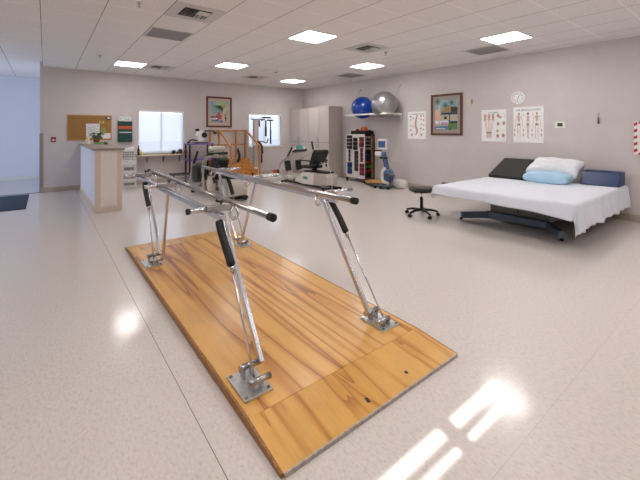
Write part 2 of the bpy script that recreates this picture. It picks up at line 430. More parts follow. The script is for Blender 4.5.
for (i, j), lab in (((1, 6), 'unseen'), ((5, 1), 'unseen'), ((9, -2), 'unseen'), ((1, 1), 'unseen'), ((5, -3), 'u'), ((-3, 6), 'u'), ((-3, 1), 'u')):  # unseen panels added to fill the room with light
    if (i, j) == (1, 6): continue
    dup(tl, pos(i, j), 0, 'unseen square lit ceiling panel added as fill light outside the frame')
def grille(loc, lab, drop=None):
    t = thing('ceiling_vent', lab, 'vent', loc, group='ceiling vents')
    f = b('ventw')
    for q in ((-.3, .3, -.3, -.27), (-.3, .3, .27, .3), (-.3, -.27, -.27, .27), (.27, .3, -.27, .27)): f.box(*q, -.007, -.0005)
    f.obj('frame', t)
    g = b('grey')
    for k in range(27): g.box(-.27, .27, -.262+k*.02, -.25+k*.02, -.006, -.002)
    g.obj('louvers', t); b('ventd').box(-.27, .27, -.27, .27, -.0015, -.0005).obj('backing', t)
    return t
grille(pos(2, 8), 'grey square return grille on the ceiling just behind the slotted supply diffuser')
grille(pos(10, 4), 'grey square return grille beside the rightmost ceiling light panel')
grille(pos(10, 10), 'grey square return grille near the right wall before the exercise balls')
def diffuser(loc, lab):
    t = thing('ceiling_diffuser', lab, 'vent', loc, group='square supply diffusers')
    f = b('ventw')
    for q in ((-.3, .3, -.3, -.17), (-.3, .3, .17, .3), (-.3, -.17, -.17, .17), (.17, .3, -.17, .17)): f.box(*q, -.005, -.0005)
    f.obj('frame', t)
    b('ventd').box(-.17, .17, -.17, .17, -.0015, -.0005).obj('backing', t)
    g = b('ventw')
    for k in range(5): g.cbox((-.085, -.13+k*.055, -.012), (.14, .03, .002), (.5, 0, 0))
    g.cbox((.08, -.07, -.012), (.15, .16, .003)).cbox((.08, .08, -.01), (.004, .13, .02))
    for k in range(4): g.cbox((.03+k*.035, .09, -.011), (.01, .14, .012))
    g.obj('louvers', t)
    return t
diffuser(pos(2, 6), 'large slotted supply diffuser nearest the camera at the top left of the ceiling')
diffuser(pos(7, 6), 'square supply diffuser with dark slots between the two nearest right ceiling lights')
diffuser(pos(3, 13), 'small dark slotted diffuser just right of the leftmost ceiling light')
diffuser(pos(7, 13), 'small dark diffuser far back between the print and the strapped tower')
def sprinkler(loc, lab, name='sprinkler'):
    t = thing(name, lab, 'sprinkler', loc, group='sprinkler heads')
    b('chrome').lathe([(.035, 0), (.035, -.006), (.02, -.012), (.008, -.014)]).obj('escutcheon', t)
    q = b('satin').cyl((0, 0, -.012), (0, 0, -.03), .009).cyl((.012, 0, -.02), (.004, 0, -.055), .003).cyl((-.012, 0, -.02), (-.004, 0, -.055), .003).cyl((0, 0, -.055), (0, 0, -.058), .018)
    q.obj('head', t)
sprinkler((.845, 4.456, HC), 'sprinkler head at the top edge left of the slotted diffuser')
sprinkler((5.0, 4.45, HC), 'sprinkler head right of the square diffuser in the middle of the ceiling')
sprinkler((.837, 8.0, HC), 'sprinkler head before the leftmost ceiling light panel')
t = thing('smoke_detector', 'round white smoke detector on the ceiling left of the smallest light', 'smoke detector', (4.45, 7.5, HC))
b('white').lathe([(.07, -.001), (.07, -.02), (.055, -.04), (.02, -.045)]).obj('housing', t); b('ventd').lathe([(.045, -.0405), (.045, -.043), (.035, -.046)]).obj('sensor_ring', t)

# ------------------------------------------------------------------ platform and parallel bars
BX0, BX1 = .748, 1.985
DZ = .045
t = thing('plywood_platform', 'honey coloured plywood platform with scuffed ramp ends under the parallel bars', 'platform', (1.364, 2.9, 0))
ox, oy = -1.364, -2.9
b('deck').box(BX0+ox+.0, BX1+ox, 1.5+oy, 4.36+oy, .004, DZ, .002).obj('deck', t)
for s_, ya, yb in ((0, 1.2, 1.498), (1, 4.68, 4.362)):
    r = b('ramp').prism([(ya+oy, .003), (yb+oy, .003), (yb+oy, DZ-.0005), (ya+oy, .018)], BX0+ox, BX1+ox, ax='x')
    ro = r.obj('ramp', t)
    e = b('alu').box(BX0+ox, BX1+ox, min(ya, ya-.008 if not s_ else ya)+oy, (ya if not s_ else ya+.008)+oy, .001, .019)
    e.obj('metal_edge', ro)
sp = b('plyedge').prism([(1.2+oy, .001), (1.2+oy, .018), (1.5+oy, DZ+.0005), (4.36+oy, DZ+.0005), (4.68+oy, .018), (4.68+oy, .001)], BX0+ox-.012, BX0+ox-.0005, ax='x')
sp.obj('side_strip', t)
sp = b('plyedge').prism([(1.2+oy, .001), (1.2+oy, .018), (1.5+oy, DZ+.0005), (4.36+oy, DZ+.0005), (4.68+oy, .018), (4.68+oy, .001)], BX1+ox+.0005, BX1+ox+.008, ax='x')
sp.obj('side_strip', t)
# small dark knots/gouges worn at the ramp edge
for x, y in ((1.28, 1.26), (1.60, 1.28)): b('ink').prism([(x+ox-.012, y+oy-.012), (x+ox+.006, y+oy-.018), (x+ox+.012, y+oy+.014), (x+ox-.004, y+oy+.02)], .0245, .0255, ax='z').obj('gouge', t)

t = thing('parallel_bars', 'chrome height adjustable parallel bars bolted to the plywood platform', 'parallel bars', (1.345, 2.9, DZ))
cx, cy = -1.345, -2.9
def pb(p): return (p[0]+cx, p[1]+cy, p[2]-DZ)
RZ = .895
for xr, ya, yb in ((1.0, 1.74, 4.66), (1.69, 1.80, 4.84)):
    h = b('satin').tube([pb((xr, ya, RZ)), pb((xr, yb, RZ))], .0195, 20).obj('handrail', t)
    b('rubber').tube([pb((xr, ya-.03, RZ)), pb((xr, ya+.015, RZ))], .0235, 20).obj('end_cap', h)
    b('rubber').tube([pb((xr, yb-.01, RZ)), pb((xr, yb+.03, RZ))], .0235, 20).obj('end_cap', h)
for sd in (-1, 1):
    X = lambda d: 1.345 + sd*d        # d: distance out from the middle of the bars
    # lower side beam
    b('chrome').bar(pb((X(.465), 2.12, .833)), pb((X(.465), 4.62, .833)), .04, .04, .004).obj('side_beam', t)
    for yy in (1.70, 3.86):
        pl = b('galv').box(X(.497)+cx-.078, X(.497)+cx+.078, yy+cy-.112, yy+cy+.112, .001, .011, .002).obj('base_plate', t)
        for ax_ in (-.062, .062):
            for ay in (-.095, .095): b('satin').cyl((X(.497)+cx+ax_, yy+cy+ay, .010), (X(.497)+cx+ax_, yy+cy+ay, .017), .009, n=6).obj('bolt', pl)
        for q, zz in ((-.06, .045), (.05, .065)):
            hb = b('satin').tube([(X(.405)+cx, yy+cy+q, zz), (X(.53)+cx, yy+cy+q, zz)], .017, 16)
            hb.box(X(.46)+cx-.006, X(.46)+cx+.006, yy+cy+q-.02, yy+cy+q+.02, .01, zz); hb.box(X(.51)+cx-.006, X(.51)+cx+.006, yy+cy+q-.02, yy+cy+q+.02, .01, zz)
            hb.obj('hinge', pl)
        # leaning leg, gas spring and its rubber sleeve
        b('chrome').bar(pb((X(.415), yy+.02, .12)), pb((X(.425), yy+.53, .82)), .034, .026, .003, up=(1, 0, 0)).obj('leg', t)
        d0 = .24 if sd < 0 else .34
        if yy > 3: d0 -= .07
        P = [(X(.49), yy+d0, .60), (X(.494), yy+d0+.075, .69), (X(.494), yy+d0+.14, .76), (X(.49), yy+d0+.185, .815)]
        gs = b('chrome').tube([pb((X(.49), yy-.04, .1)), pb((X(.49), yy+d0, .6))], .0065, 12).obj('gas_spring', t)
        b('rubber').tube([pb(p) for p in P], .024, 16, True).obj('sleeve', gs)
        b('satin').cyl(pb(P[0]), pb((P[0][0], P[0][1]-.02, P[0][2]-.035)), .014).obj('collar', gs)
    # diagonal brace of the far leg
    b('chrome').bar(pb((X(.42), 3.74, .12)), pb((X(.45), 3.44, .82)), .03, .022, .003, up=(1, 0, 0)).obj('brace', t)
    # telescoping cross tubes that carry the handrail
    for yy in (2.24, 3.48, 4.45):
        ct = b('satin').bar(pb((X(.355), yy, .875)), pb((X(.53), yy, .875)), .042, .042, .004).obj('cross_tube', t)
        it = b('chrome').tube([pb((X(.52), yy, .875)), pb((X(.64 if sd < 0 else .74), yy, .875))], .0165, 16).obj('slide_tube', ct)
        if sd < 0 and yy < 3: b('rubber').tube([pb((X(.635), yy, .875)), pb((X(.655), yy, .875))], .019, 16).obj('tube_cap', ct)
        hk = b('chrome')
        hk.tube([pb((X(.365), yy, .86))] + [pb((X(.352+.026*math.cos(q)), yy-.03, .825+.042*math.sin(q)+.01)) for q in [PI*.5, 0, -PI*.3, -PI*.5, -PI*.8, -PI]] + [pb((X(.345), yy-.01, RZ-.02))], .009, 10, True)
        hk.obj('rail_hook', ct)
        b('black').cyl(pb((X(.43), yy, .895)), pb((X(.43), yy, .918)), .007).cyl(pb((X(.43), yy, .912)), pb((X(.43), yy, .925)), .02).obj('clamp_knob', ct)

# ------------------------------------------------------------------ reception counter and what stands on it
t = thing('reception_counter', 'high half wall counter with grey laminate top and tan trimmed white end panel', 'counter', (.86, 8.55, 0))
b('greyblue').box(-.2, .19, -1.53, 1.54, .1, 1.055).obj('body', t)
b('panelw').box(-.12, .13, -1.545, -1.53, .1, 1.05).obj('end_panel', t)
tr = b('trimtan').box(-.2, -.12, -1.55, -1.53, .1, 1.05).box(.13, .2, -1.55, -1.53, .1, 1.05).box(-.2, .2, -1.549, -1.531, 1.035, 1.055); tr.obj('corner_trim', t)
b('trimtan').box(-.21, .2, -1.56, 1.54, 0.001, .1).obj('plinth', t)
b('counter').box(-.235, .24, -1.59, 1.54, 1.055, 1.09, .004).obj('countertop', t)

t = thing('potted_plant', 'small leafy plant in a terracotta pot on the reception counter', 'plant', (.93, 9.55, 1.09))
b('terra').lathe([(.045, 0), (.065, .09), (.072, .092), (.072, .11), (.055, .11), (.05, .10)]).obj('pot', t)
l = b('leaf')
for i in range(60):
    a = random.random()*2*PI; r = random.uniform(.03, .14); z = .12+random.uniform(0, .13)
    c = Vector((r*math.cos(a), r*math.sin(a), z)); d = Vector((math.cos(a+random.uniform(-.8, .8)), math.sin(a), random.uniform(-.3, .6))).normalized()*.045
    n = Vector((-d.y, d.x, random.uniform(-.3, .3))).normalized()*.016
    l.poly([c-d, c+n+Vector((0, 0, .006)), c+d, c-n+Vector((0, 0, -.004))], [(0, 1, 2, 3)], True)
    l.cyl((0, 0, .1), tuple(c), .0025, n=5)
l.obj('foliage', t)
t = thing('figurine', 'small cream figurine at the left end of the counter items', 'figurine', (.76, 9.4, 1.09))
b('trimtan').lathe([(.05, 0), (.05, .012), (.015, .014)]).obj('stand', t)
b('outlet').lathe([(.028, .012), (.034, .06), (.022, .1), (.03, .125), (.012, .15)]).ball((0, 0, .175), .026).tube([(-.02, 0, .12), (-.05, -.01, .09), (-.04, -.03, .06)], .009, 8, True).tube([(.02, 0, .12), (.045, -.01, .14), (.04, -.02, .18)], .009, 8, True).obj('body', t)
t = thing('green_tray', 'flat green box in front of the potted plant on the counter', 'box', (1.0, 9.33, 1.09))
b('green').box(-.13, .13, -.05, .05, 0, .035, .003).obj('body', t); b('dgreen').box(-.135, .135, -.055, .055, .035, .042, .002).obj('lid', t)
t = thing('stapler', 'black stapler at the right end of the reception counter items', 'stapler', (1.045, 9.0, 1.09))
b('black').cbox((0, 0, .008), (.05, .17, .014), bev=.003).obj('base', t); b('black').cbox((0, 0, .04), (.035, .16, .022), (.12, 0, 0), .004).cbox((0, .07, .025), (.03, .03, .04)).obj('arm', t)

t = thing('cork_board', 'oak framed cork board pinned with notes above the reception counter', 'cork board', (.85, YB, 1.465))
b('cork').box(-.43, .43, -.012, -.002, -.28, .28).obj('cork_panel', t)
f = b('oak')
for q in ((-.45, .45, .275, .303), (-.45, .45, -.303, -.275), (-.45, -.425, -.275, .275), (.425, .45, -.275, .275)): f.box(q[0], q[1], -.02, -.001, q[2], q[3], .002)
f.obj('frame', t)
def pinned(name, lab, cat, m, x0, x1, z0, z1, extra=None):
    q = thing(name, lab, cat, ((x0+x1)/2, YB-.014, (z0+z1)/2)); w2, h2 = (x1-x0)/2, (z1-z0)/2
    b(m).box(-w2, w2, -.0025, -.0005, -h2, h2).obj('sheet', q)
    if extra: e = b(extra[0]); extra[1](e, w2, h2); e.obj('print', q)
    b('satin').ball((0, -.006, h2*.8), .006, nu=8, nv=6).obj('pin', q)
lines = lambda e, w2, h2: [e.rect(-w2*.75, w2*random.uniform(.2, .8), z, z+.006, -.0026) for z in [h2*.5-i*h2*.3 for i in range(4)]]
def photo(e, w2, h2): e.ell(0, .01, w2*.5, h2*.35, -.0026); e.stroke((-w2*.6, -h2*.4), (w2*.7, 0), .012, -.0026)
pinned('photo_print', 'black photo print pinned at the top right of the cork board', 'photo', 'ink', 1.17, 1.285, 1.655, 1.745, ('a_pale', photo))
pinned('sticky_note', 'small yellow note pinned below the black photo', 'note', 'yellow', 1.04, 1.135, 1.575, 1.62, ('ink', lines))
pinned('sticky_note', 'green note pinned above the white envelope on the cork board', 'note', 'green', 1.085, 1.155, 1.34, 1.465, ('ink', lines))
pinned('paper_notice', 'white printed envelope pinned at the lower right corner of the cork board', 'notice', 'paper', 1.08, 1.285, 1.20, 1.33, ('papergrey', lines))
pinned('paper_notice', 'large grey printed sheet pinned behind the potted plant', 'notice', 'papergrey', .77, 1.045, 1.22, 1.56, ('ink', lines))

t = thing('file_pocket', 'teal wall file pocket rack holding papers between cork board and window', 'file rack', (1.59, YB, 1.11))
b('papergrey').box(-.14, .14, -.03, -.005, .42, .65).obj('papers', t)
p = b('teal')
for k in range(4): p.box(-.155, .155, -.075+.004*k, -.06+.004*k, .03+.13*k-.02, .15+.13*k-.02, .003); p.box(-.155, .155, -.06, -.004, .01+.13*k, .02+.13*k)
p.box(-.158, -.15, -.07, -.003, 0, .5).box(.15, .158, -.07, -.003, 0, .5).box(-.155, .155, -.006, 0, 0, .54)
p.obj('pockets', t)
b('orange').box(-.15, .15, -.075, -.062, .325, .40).obj('coloured_folder', t); b('papergrey').box(-.13, .14, -.08, -.076, .225, .255).obj('label_strip', t)
def plate(loc, rz, lab, name='wall_outlet', cat='outlet', m='outlet'):
    q = thing(name, lab, cat, loc, rz)
    b(m).box(-.037, .037, -.008, -.001, -.058, .058, .003).obj('cover_plate', q)
    e = b('ink')
    for z in (-.026, .026):
        e.box(-.012, -.008, -.0095, -.008, z-.008, z+.008).box(.008, .012, -.0095, -.008, z-.008, z+.008)
    e.obj('socket', q)
plate((.41, YB, .45), 0, 'ivory wall outlet low on the wall left of the counter')
plate((2.59, YB, .46), 0, 'ivory wall outlet under the narrow window shelf')
plate((5.75, YB, .45), 0, 'ivory wall outlet under the window with the strapped tower')
plate((XR, 6.17, .48), RW, 'wall outlet behind the blue and white leg trainer')
t = thing('fire_alarm_pull', 'small dark red fire alarm pull on the wall near the hall', 'fire alarm', (.15, YB, 1.19))
b('firered').box(-.045, .045, -.03, 0, -.058, .058, .004).obj('housing', t); b('white').box(-.03, .03, -.04, -.03, -.02, .0).box(-.008, .008, -.042, -.03, -.03, .015).obj('handle', t)

# storage drawers, desk organiser, bottles
t = thing('drawer_tower', 'frosted plastic drawer tower beside the reception counter under the shelf', 'drawers', (1.62, 9.86, 0))
f = b('machinew')
for z in (0.01, .18, .375, .57, .70): f.box(-.16, .16, -.17, .17, z, z+.022, .003)
for x in (-.15, .15):
    for y in (-.16, .16): f.cyl((x, y, 0.001), (x, y, .72), .012, n=10)
f.obj('frame', t)
for z, h in ((.035, .14), (.205, .165), (.40, .165)):
    d = b('bin').box(-.142, .142, -.175, .15, z, z+h, .008).obj('drawer', t)
    b('bingrey').box(-.11, .11, -.178, -.1755, z+.03, z+h*.6).obj('contents', d); b('machinew').box(-.05, .05, -.19, -.175, z+h-.03, z+h-.012, .002).obj('handle', d)
b('papergrey').box(-.14, .15, -.15, .15, .6, .68, .004).obj('paper_tray', t)
t = thing('magazine_file', 'white wire mesh organiser full of papers on the drawer tower', 'organiser', (1.62, 9.86, .723))
f = b('machinew')
for x in [-.13+.037*i for i in range(8)]: f.box(x-.005, x+.005, -.13, -.122, 0, .17)
for z in (.0, .055, .11, .165): f.box(-.135, .135, -.13, -.122, z, z+.008)
f.box(-.135, .135, -.13, .13, 0, .006).box(-.138, -.13, -.13, .13, 0, .17).box(.13, .138, -.13, .13, 0, .17)
f.obj('basket', t); b('bingrey').box(-.12, .12, -.115, .12, .007, .16).obj('files', t)
b('paper').prism([(-.12, .16), (.12, .16), (.12, .26), (-.1, .21)], -.11, .1).obj('papers', t)

t = thing('wall_shelf', 'narrow tan shelf on black brackets under the blinds window', 'shelf', (2.37, YB, .755))
b('trimtan').box(-.55, .86, -.28, -.002, -.018, .012, .003).obj('board', t)
for x in (-.27, .13, .55):
    q = b('ink'); q.box(x-.01, x+.01, -.012, -.002, -.2, -.018).box(x-.01, x+.01, -.22, -.002, -.026, -.018).bar((x, -.01, -.19), (x, -.2, -.022), .006, .012); q.obj('bracket', t)
def bottle(loc, lab, m, h, r, capm='black'):
    q = thing('bottle', lab, 'bottle', loc)
    b(m).lathe([(r, 0), (r, h*.62), (r*.45, h*.75), (r*.4, h*.85)]).obj('body', q); b(capm).lathe([(r*.5, h*.85), (r*.5, h)]).obj('cap', q)
bottle((1.87, YB-.2, .767), 'tall black bottle on the left end of the window shelf', 'black', .25, .028)
bottle((1.94, YB-.14, .767), 'yellow and orange bottle beside the tall black bottle', 'yellow', .12, .026, 'orange')
def fist(loc, lab, mats, r):
    q = thing('hand_exerciser', lab, 'hand exerciser', loc)
    b(mats[0]).ball((0, 0, r), r, (1.1, .8, 1)).obj('grip_ball', q); b(mats[1]).tube([(-r, 0, r*.6), (-r*.5, -.02, r*1.9), (r*.5, -.02, r*1.9), (r, 0, r*.6)], r*.16, 8, True).obj('strap', q)
fist((2.73, YB-.16, .767), 'small black exerciser on the window shelf, left of the cluster', ('black', 'ink'), .05)
fist((2.90, YB-.14, .767), 'dark green exerciser in the middle of the shelf cluster', ('leaf', 'black'), .06)
fist((2.82, YB-.19, .767), 'small dark red exerciser between the black and green ones', ('darkred', 'paper'), .035)
t = thing('figurine', 'little red and white figurine at the right end of the window shelf', 'figurine', (3.04, YB-.16, .767))
b('red').lathe([(.05, 0), (.055, .04), (.03, .11), (.02, .13)]).obj('body', t); b('paper').ball((0, 0, .15), .035).obj('head', t); b('black').lathe([(.045, .165), (.045, .17), (.028, .172), (.02, .2)]).obj('hat', t)

t = thing('step_bench', 'low bench with black top and grey legs under the window shelf', 'bench', (2.70, 9.3, 0))
b('rubber').box(-.22, .24, -.17, .17, .285, .305, .006).obj('top', t); b('satin').box(-.22, .24, -.17, .17, .262, .284, .003).obj('rim', t)
for x in (-.19, .21):
    for y in (-.14, .14): b('satin').cyl((x, y, .003), (x*.95, y*.95, .265), .012, n=10).obj('leg', t)

# ------------------------------------------------------------------ entry mat
t = tag(b('mat_navy').box(-3.2, -.27, 8.14, 9.93, .001, .014, .003).obj('floor_mat'), 'dark navy floor mat lying before the hall at the left edge', 'mat')

# ------------------------------------------------------------------ pictures, posters, small wall things
def picture(loc, rz, w_, h_, lab, art, mm='matte'):
    t = thing('framed_picture', lab, 'picture', loc, rz, 'framed prints'); a, c = w_/2, h_/2; fr = .05
    f = b('woodframe')
    for q in ((-a, a, c-fr, c), (-a, a, -c, -c+fr), (-a, -a+fr, -c+fr, c-fr), (a-fr, a, -c+fr, c-fr)): f.box(q[0], q[1], -.03, -.001, q[2], q[3], .004)
    f.obj('frame', t)
    b(mm).box(-a+fr, a-fr, -.012, -.002, -c+fr, c-fr).obj('matting', t)
    e = b('a_pale'); art(e, a-fr-.065, c-fr-.085); e.obj('print', t)
    return t
def art1(e, a, c):
    y = -.012
    e.use('a_sky').rect(-a, a, -c, c, y)
    e.use('a_sand').rect(-a, a, -c, -.05, y-.001).rect(.35*a, .7*a, -c, c, y-.0012)
    e.use('a_palm2').ell(.05, c*.62, .16, .15, y-.0014).ell(.15, c*.35, .12, .13, y-.0014)
    e.use('a_palm')
    for i in range(9):
        an = PI*(i/8)*1.1-.2; e.stroke((-.02, c*.55), (-.02+.2*math.cos(an), c*.55-.16*math.sin(an)), .035, y-.003, .006)
    e.use('a_trunk').rect(a*.42, a*.62, -c, c*.7, y-.0045)
    e.use('a_palm2').stroke((a*.1, c*.9), (a*.9, c*.55), .05, y-.006, .02).stroke((a*.2, c*.5), (a*.95, c*.8), .04, y-.006, .01)
    e.use('a_red').mark([(-.13, -.14), (.0, .02), (.05, -.1), (.06, -.2), (-.07, -.25)], y-.005).stroke((-.13, -.17), (.09, -.12), .03, y-.0062)
    e.use('a_dark').stroke((-a*.95, -.16), (-a*.5, -.14), .04, y-.005).stroke((.18, -.06), (.19, -.28), .025, y-.0062).ell(.2, -.18, .03, .025, y-.0075)
    e.use('a_blue').rect(-a*.85, -.02, -c*.9, -c*.72, y-.005).rect(.0, .12, -c*.97, -c*.78, y-.005)
    e.use('a_pale').rect(-a, -a*.2, -c*.68, -c*.58, y-.0055)
def art2(e, a, c):
    y = -.012
    e.use('a_sky').rect(-a, a, -c, c, y)
    e.use('a_palm')
    for px, pz in ((-.02, .2), (.14, .26), (-.22, .3), (.22, .12)):
        for i in range(8):
            an = 2*PI*i/8; e.stroke((px, pz), (px+.09*math.cos(an), pz+.09*math.sin(an)), .03, y-.0015, .008)
    e.use('a_dark').rect(-.12, a, .0, .045, y-.002).rect(.08, .1, -.2, .03, y-.0075).rect(.12, a, .05, .16, y-.0045)
    e.use('a_roof').mark([(-.16, .05), (a*.9, .05), (.17, .17), (.06, .2), (-.06, .13)], y-.004)
    e.use('a_sand').rect(-a, a, -.13, -.01, y-.0035).rect(-a, a, -.24, -.17, y-.0035)
    e.use('a_trunk').rect(-.19, -.15, -.2, .22, y-.006).rect(-a, -.19, -.1, .12, y-.0055)
    e.use('a_dark').rect(-.05, .02, -.1, -.04, y-.0055).rect(.1, a, -.2, -.15, y-.0055)
    e.use('a_grass').rect(.05, a, -c, -.2, y-.005).ell(.14, -.27, .07, .05, y-.0065)
    e.use('a_palm').ell(.1, -.3, .04, .05, y-.008).ell(.18, -.25, .03, .03, y-.008)
    e.use('a_blue').rect(-a, .04, -c, -.26, y-.005)
    e.use('a_pale').rect(-a, .04, -.2, -.13, y-.006).rect(-a*.9, -.02, -c*.97, -.3, y-.0065)
    e.use('a_pink').rect(-.12, .03, -.24, -.17, y-.0075)
picture((4.06, YB, 1.945), 0, .78, .90, 'wooden framed tropical print with a red chair on the back wall', art1)
picture((XR, 4.535, 1.75), RW, .78, .93, 'wooden framed print of a thatched beach hut on the right wall', art2, 'guard')

def poster(loc, w_, h_, lab, fn, title, ts):
    t = thing('anatomy_poster', lab, 'poster', loc, RW, 'anatomy posters')
    b('paper').box(-w_/2, w_/2, -.012, 0, -h_/2, h_/2, .002).obj('board', t)
    e = b('bone'); fn(e, w_/2, h_/2); e.obj('illustration', t)
    if title: text_mesh(title, ts, 'ink', t, (0, -.0135, h_/2-.075))
    return t
Y_ = -.012
def spine(e, a, c):
    P = [(.02, c*.72), (-.01, c*.45), (-.03, c*.2), (-.02, -.05), (.015, -c*.35), (.01, -c*.55), (-.03, -c*.7)]
    for i in range(28):
        u = i/27*(len(P)-1); k = min(int(u), len(P)-2); f = u-k
        x = P[k][0]*(1-f)+P[k+1][0]*f; z = P[k][1]*(1-f)+P[k+1][1]*f
        e.use('bone' if i % 2 else 'bonedk').ell(x, z, .022+.012*math.sin(i/27*PI), .012, Y_-.0003*(i % 2), 10)
    for i, (x, z) in enumerate([(-.17, .21), (-.17, .13), (-.17, .0), (-.17, -.12), (-.1, .17), (-.1, -.03), (.13, .22), (.2, .22), (.13, .14), (.2, .12), (.13, .02), (.2, .0), (.12, -.08), (.19, -.1)]):
        e.use('bone' if i % 3 else 'bonedk').ell(x, z, .022, .02, Y_, 10); e.use('bonedk').ell(x+.004, z-.004, .009, .007, Y_-.0015, 8)
    for x in (-.14, .14): e.use('bonedk').mark([(x-.04, -c*.62), (x+.04, -c*.62), (x, -c*.85)], Y_); e.use('bone').ell(x, -c*.66, .03, .02, Y_-.0015)
def limbs(e, a, c):
    for x in (-.17, -.09, -.01):
        e.use('bone').ell(x, .2, .03, .04, Y_).ell(x+(.0), .13, .034, .022, Y_-.0013)
        e.use('bonedk').ell(x, .165, .02, .014, Y_-.0026)
        q = -.09+(x+.09)*.45
        e.use('bone').stroke((x-.012, .12), (q-.012, -.13), .012, Y_, .009).stroke((x+.014, .12), (q+.012, -.13), .008, Y_, .007)
        e.use('bonedk').ell(q, -.14, .022, .014, Y_-.0013)
        e.use('bone')
        for f in (-1, 0, 1): e.stroke((q+f*.008, -.15), (q+f*.017, -.25), .008, Y_)
    for x, z, r in ((.09, .2, .03), (.13, .17, .02), (.09, .04, .03), (.2, .05, .03), (.08, -.1, .024), (.08, -.2, .03), (.19, -.19, .034)):
        e.use('bone').ell(x, z, r, r*1.15, Y_); e.use('bonedk').ell(x+.004, z-.006, r*.55, r*.6, Y_-.0013)
        e.use('bone').stroke((x-r*.8, z-r), (x+r*.9, z-r*1.3), .012, Y_-.002)
    e.use('ink')
    for z in (.23, .19, .16, -.09): 
        for x in (.17, .21): e.stroke((x-.012, z), (x+.012, z), .004, Y_)
def skeletons(e, a, c):
    for x, kind in ((-.16, 0), (-.0, 1), (.15, 2)):
        s_ = .35 if kind == 1 else 1
        e.use('bone' if kind != 1 else 'bonedk').ell(x, .205, .021, .027, Y_)
        e.use('bonedk').ell(x, .195, .011, .009, Y_-.0013)
        e.use('bone').stroke((x, .18), (x, .0), .009, Y_)
        for i in range(6): e.use('bone' if i % 2 else 'bonedk').ell(x, .15-.016*i, (.034-.002*i)*max(s_, .6), .006, Y_-.001, 10)
        e.use('bonedk').ell(x, .005, .032*max(s_, .6), .018, Y_-.0013)
        for sg in (-1, 1):
            e.use('bone').stroke((x, .165), (x+sg*.045*s_, .16), .006, Y_)
            e.stroke((x+sg*.045*s_, .16), (x+sg*.055*s_, .07), .008, Y_).stroke((x+sg*.055*s_, .07), (x+sg*.065*s_, -.01), .007, Y_).ell(x+sg*.067*s_, -.025, .007, .015, Y_)
            e.stroke((x+sg*.022*s_, .0), (x+sg*.02*s_, -.115), .010, Y_).stroke((x+sg*.02*s_, -.125), (x+sg*.02*s_, -.235), .009, Y_)
            e.use('bonedk').ell(x+sg*.02*s_, -.12, .009, .008, Y_-.001)
            e.use('bone').stroke((x+sg*.018*s_, -.24), (x+sg*.034*s_+(.02 if kind == 1 else 0), -.25), .009, Y_)
    e.use('bonedk')
    for x in (-.235, -.08, .07, .225):
        for z in (-.1, -.19): e.ell(x, z, .007, .03, Y_)
    e.use('ink')
    for x in (-.075, .08): e.stroke((x, .22), (x, .17), .004, Y_)
poster((XR, 5.335, 1.525), .52, .66, 'small anatomy poster with an upright curved spine beside the ball shelf', spine, 'THE VERTEBRAL COLUMN', .036)
poster((XR, 3.475, 1.49), .49, .64, 'anatomy poster of limb bones and joints, left of the skeleton poster', limbs, 'THE JOINTS', .036)
poster((XR, 2.835, 1.50), .52, .67, 'anatomy poster with three standing skeletons under the round clock', skeletons, 'THE SKELETAL SYSTEM', .042)

t = thing('wall_clock', 'round white wall clock above the skeleton poster', 'clock', (XR, 3.01, 2.01), RW)
q = b('white'); n = 32
for k in range(n):
    pass
q.tube([(.108*math.cos(2*PI*k/n), -.016, .108*math.sin(2*PI*k/n)) for k in range(n+1)], .016, 10); q.obj('rim', t)
b('paper').cyl((0, -.001, 0), (0, -.014, 0), .105, n=32).obj('face', t)
q = b('ink')
for k in range(12): an = 2*PI*k/12; q.stroke((.072*math.cos(an), .072*math.sin(an)), (.088*math.cos(an), .088*math.sin(an)), .010, -.0145)
q.obj('hour_marks', t)
b('ink').stroke((0, 0), (.022, .045), .009, -.017).stroke((0, 0), (-.015, -.066), .006, -.019).obj('hands', t)
t = thing('thermostat', 'white thermostat with dark display right of the skeleton poster', 'thermostat', (XR, 2.31, 1.49), RW)
b('white').box(-.08, .08, -.03, 0, -.058, .058, .006).obj('housing', t); b('leaf').box(-.042, .038, -.0315, -.03, -.028, .03).obj('display', t)
t = thing('wall_sensor', 'small beige sensor box high between beach hut print and limb poster', 'sensor', (XR, 3.97, 2.0), RW)
b('outlet').box(-.06, .02, -.035, -.001, -.07, .055, .004).obj('housing', t); b('grey').box(.022, .055, -.02, -.001, -.05, .05, .003).obj('side_cover', t)
t = thing('hanging_reflex_hammer', 'thin black tool hanging from a hook on the right wall', 'tool', (XR, 1.775, 1.6), RW)
b('satin').cyl((0, -.001, .06), (0, -.03, .065), .004).obj('hook', t); b('black').cyl((0, -.02, .0), (0, -.02, -.1), .009).cyl((0, -.02, .06), (0, -.02, 0), .003).obj('handle', t)
t = thing('striped_board', 'white board with red and white striped frame at the right edge', 'board', (XR, 1.0, 1.275), RW)
b('paper').box(-.30, .30, -.02, -.001, -.22, .22).obj('board', t)
f = b('white')
for q in ((-.33, .33, .22, .25), (-.33, .33, -.25, -.22), (-.33, -.295, -.22, .22), (.295, .33, -.22, .22)): f.box(q[0], q[1], -.03, -.001, q[2], q[3])
f.obj('frame', t)
f = b('stripered')
for k in range(5):
    z = -.2+k*.1
    for x in (-.331, .294): f.prism([(x, z-.02), (x+.037, z), (x+.037, z+.045), (x, z+.025)], -.0315, -.002)
for k in range(6):
    x = -.29+k*.1
    for z in (.2195, -.2505): f.prism([(x, z), (x+.045, z), (x+.065, z+.031), (x+.02, z+.031)], -.0315, -.002)
f.obj('stripes', t)

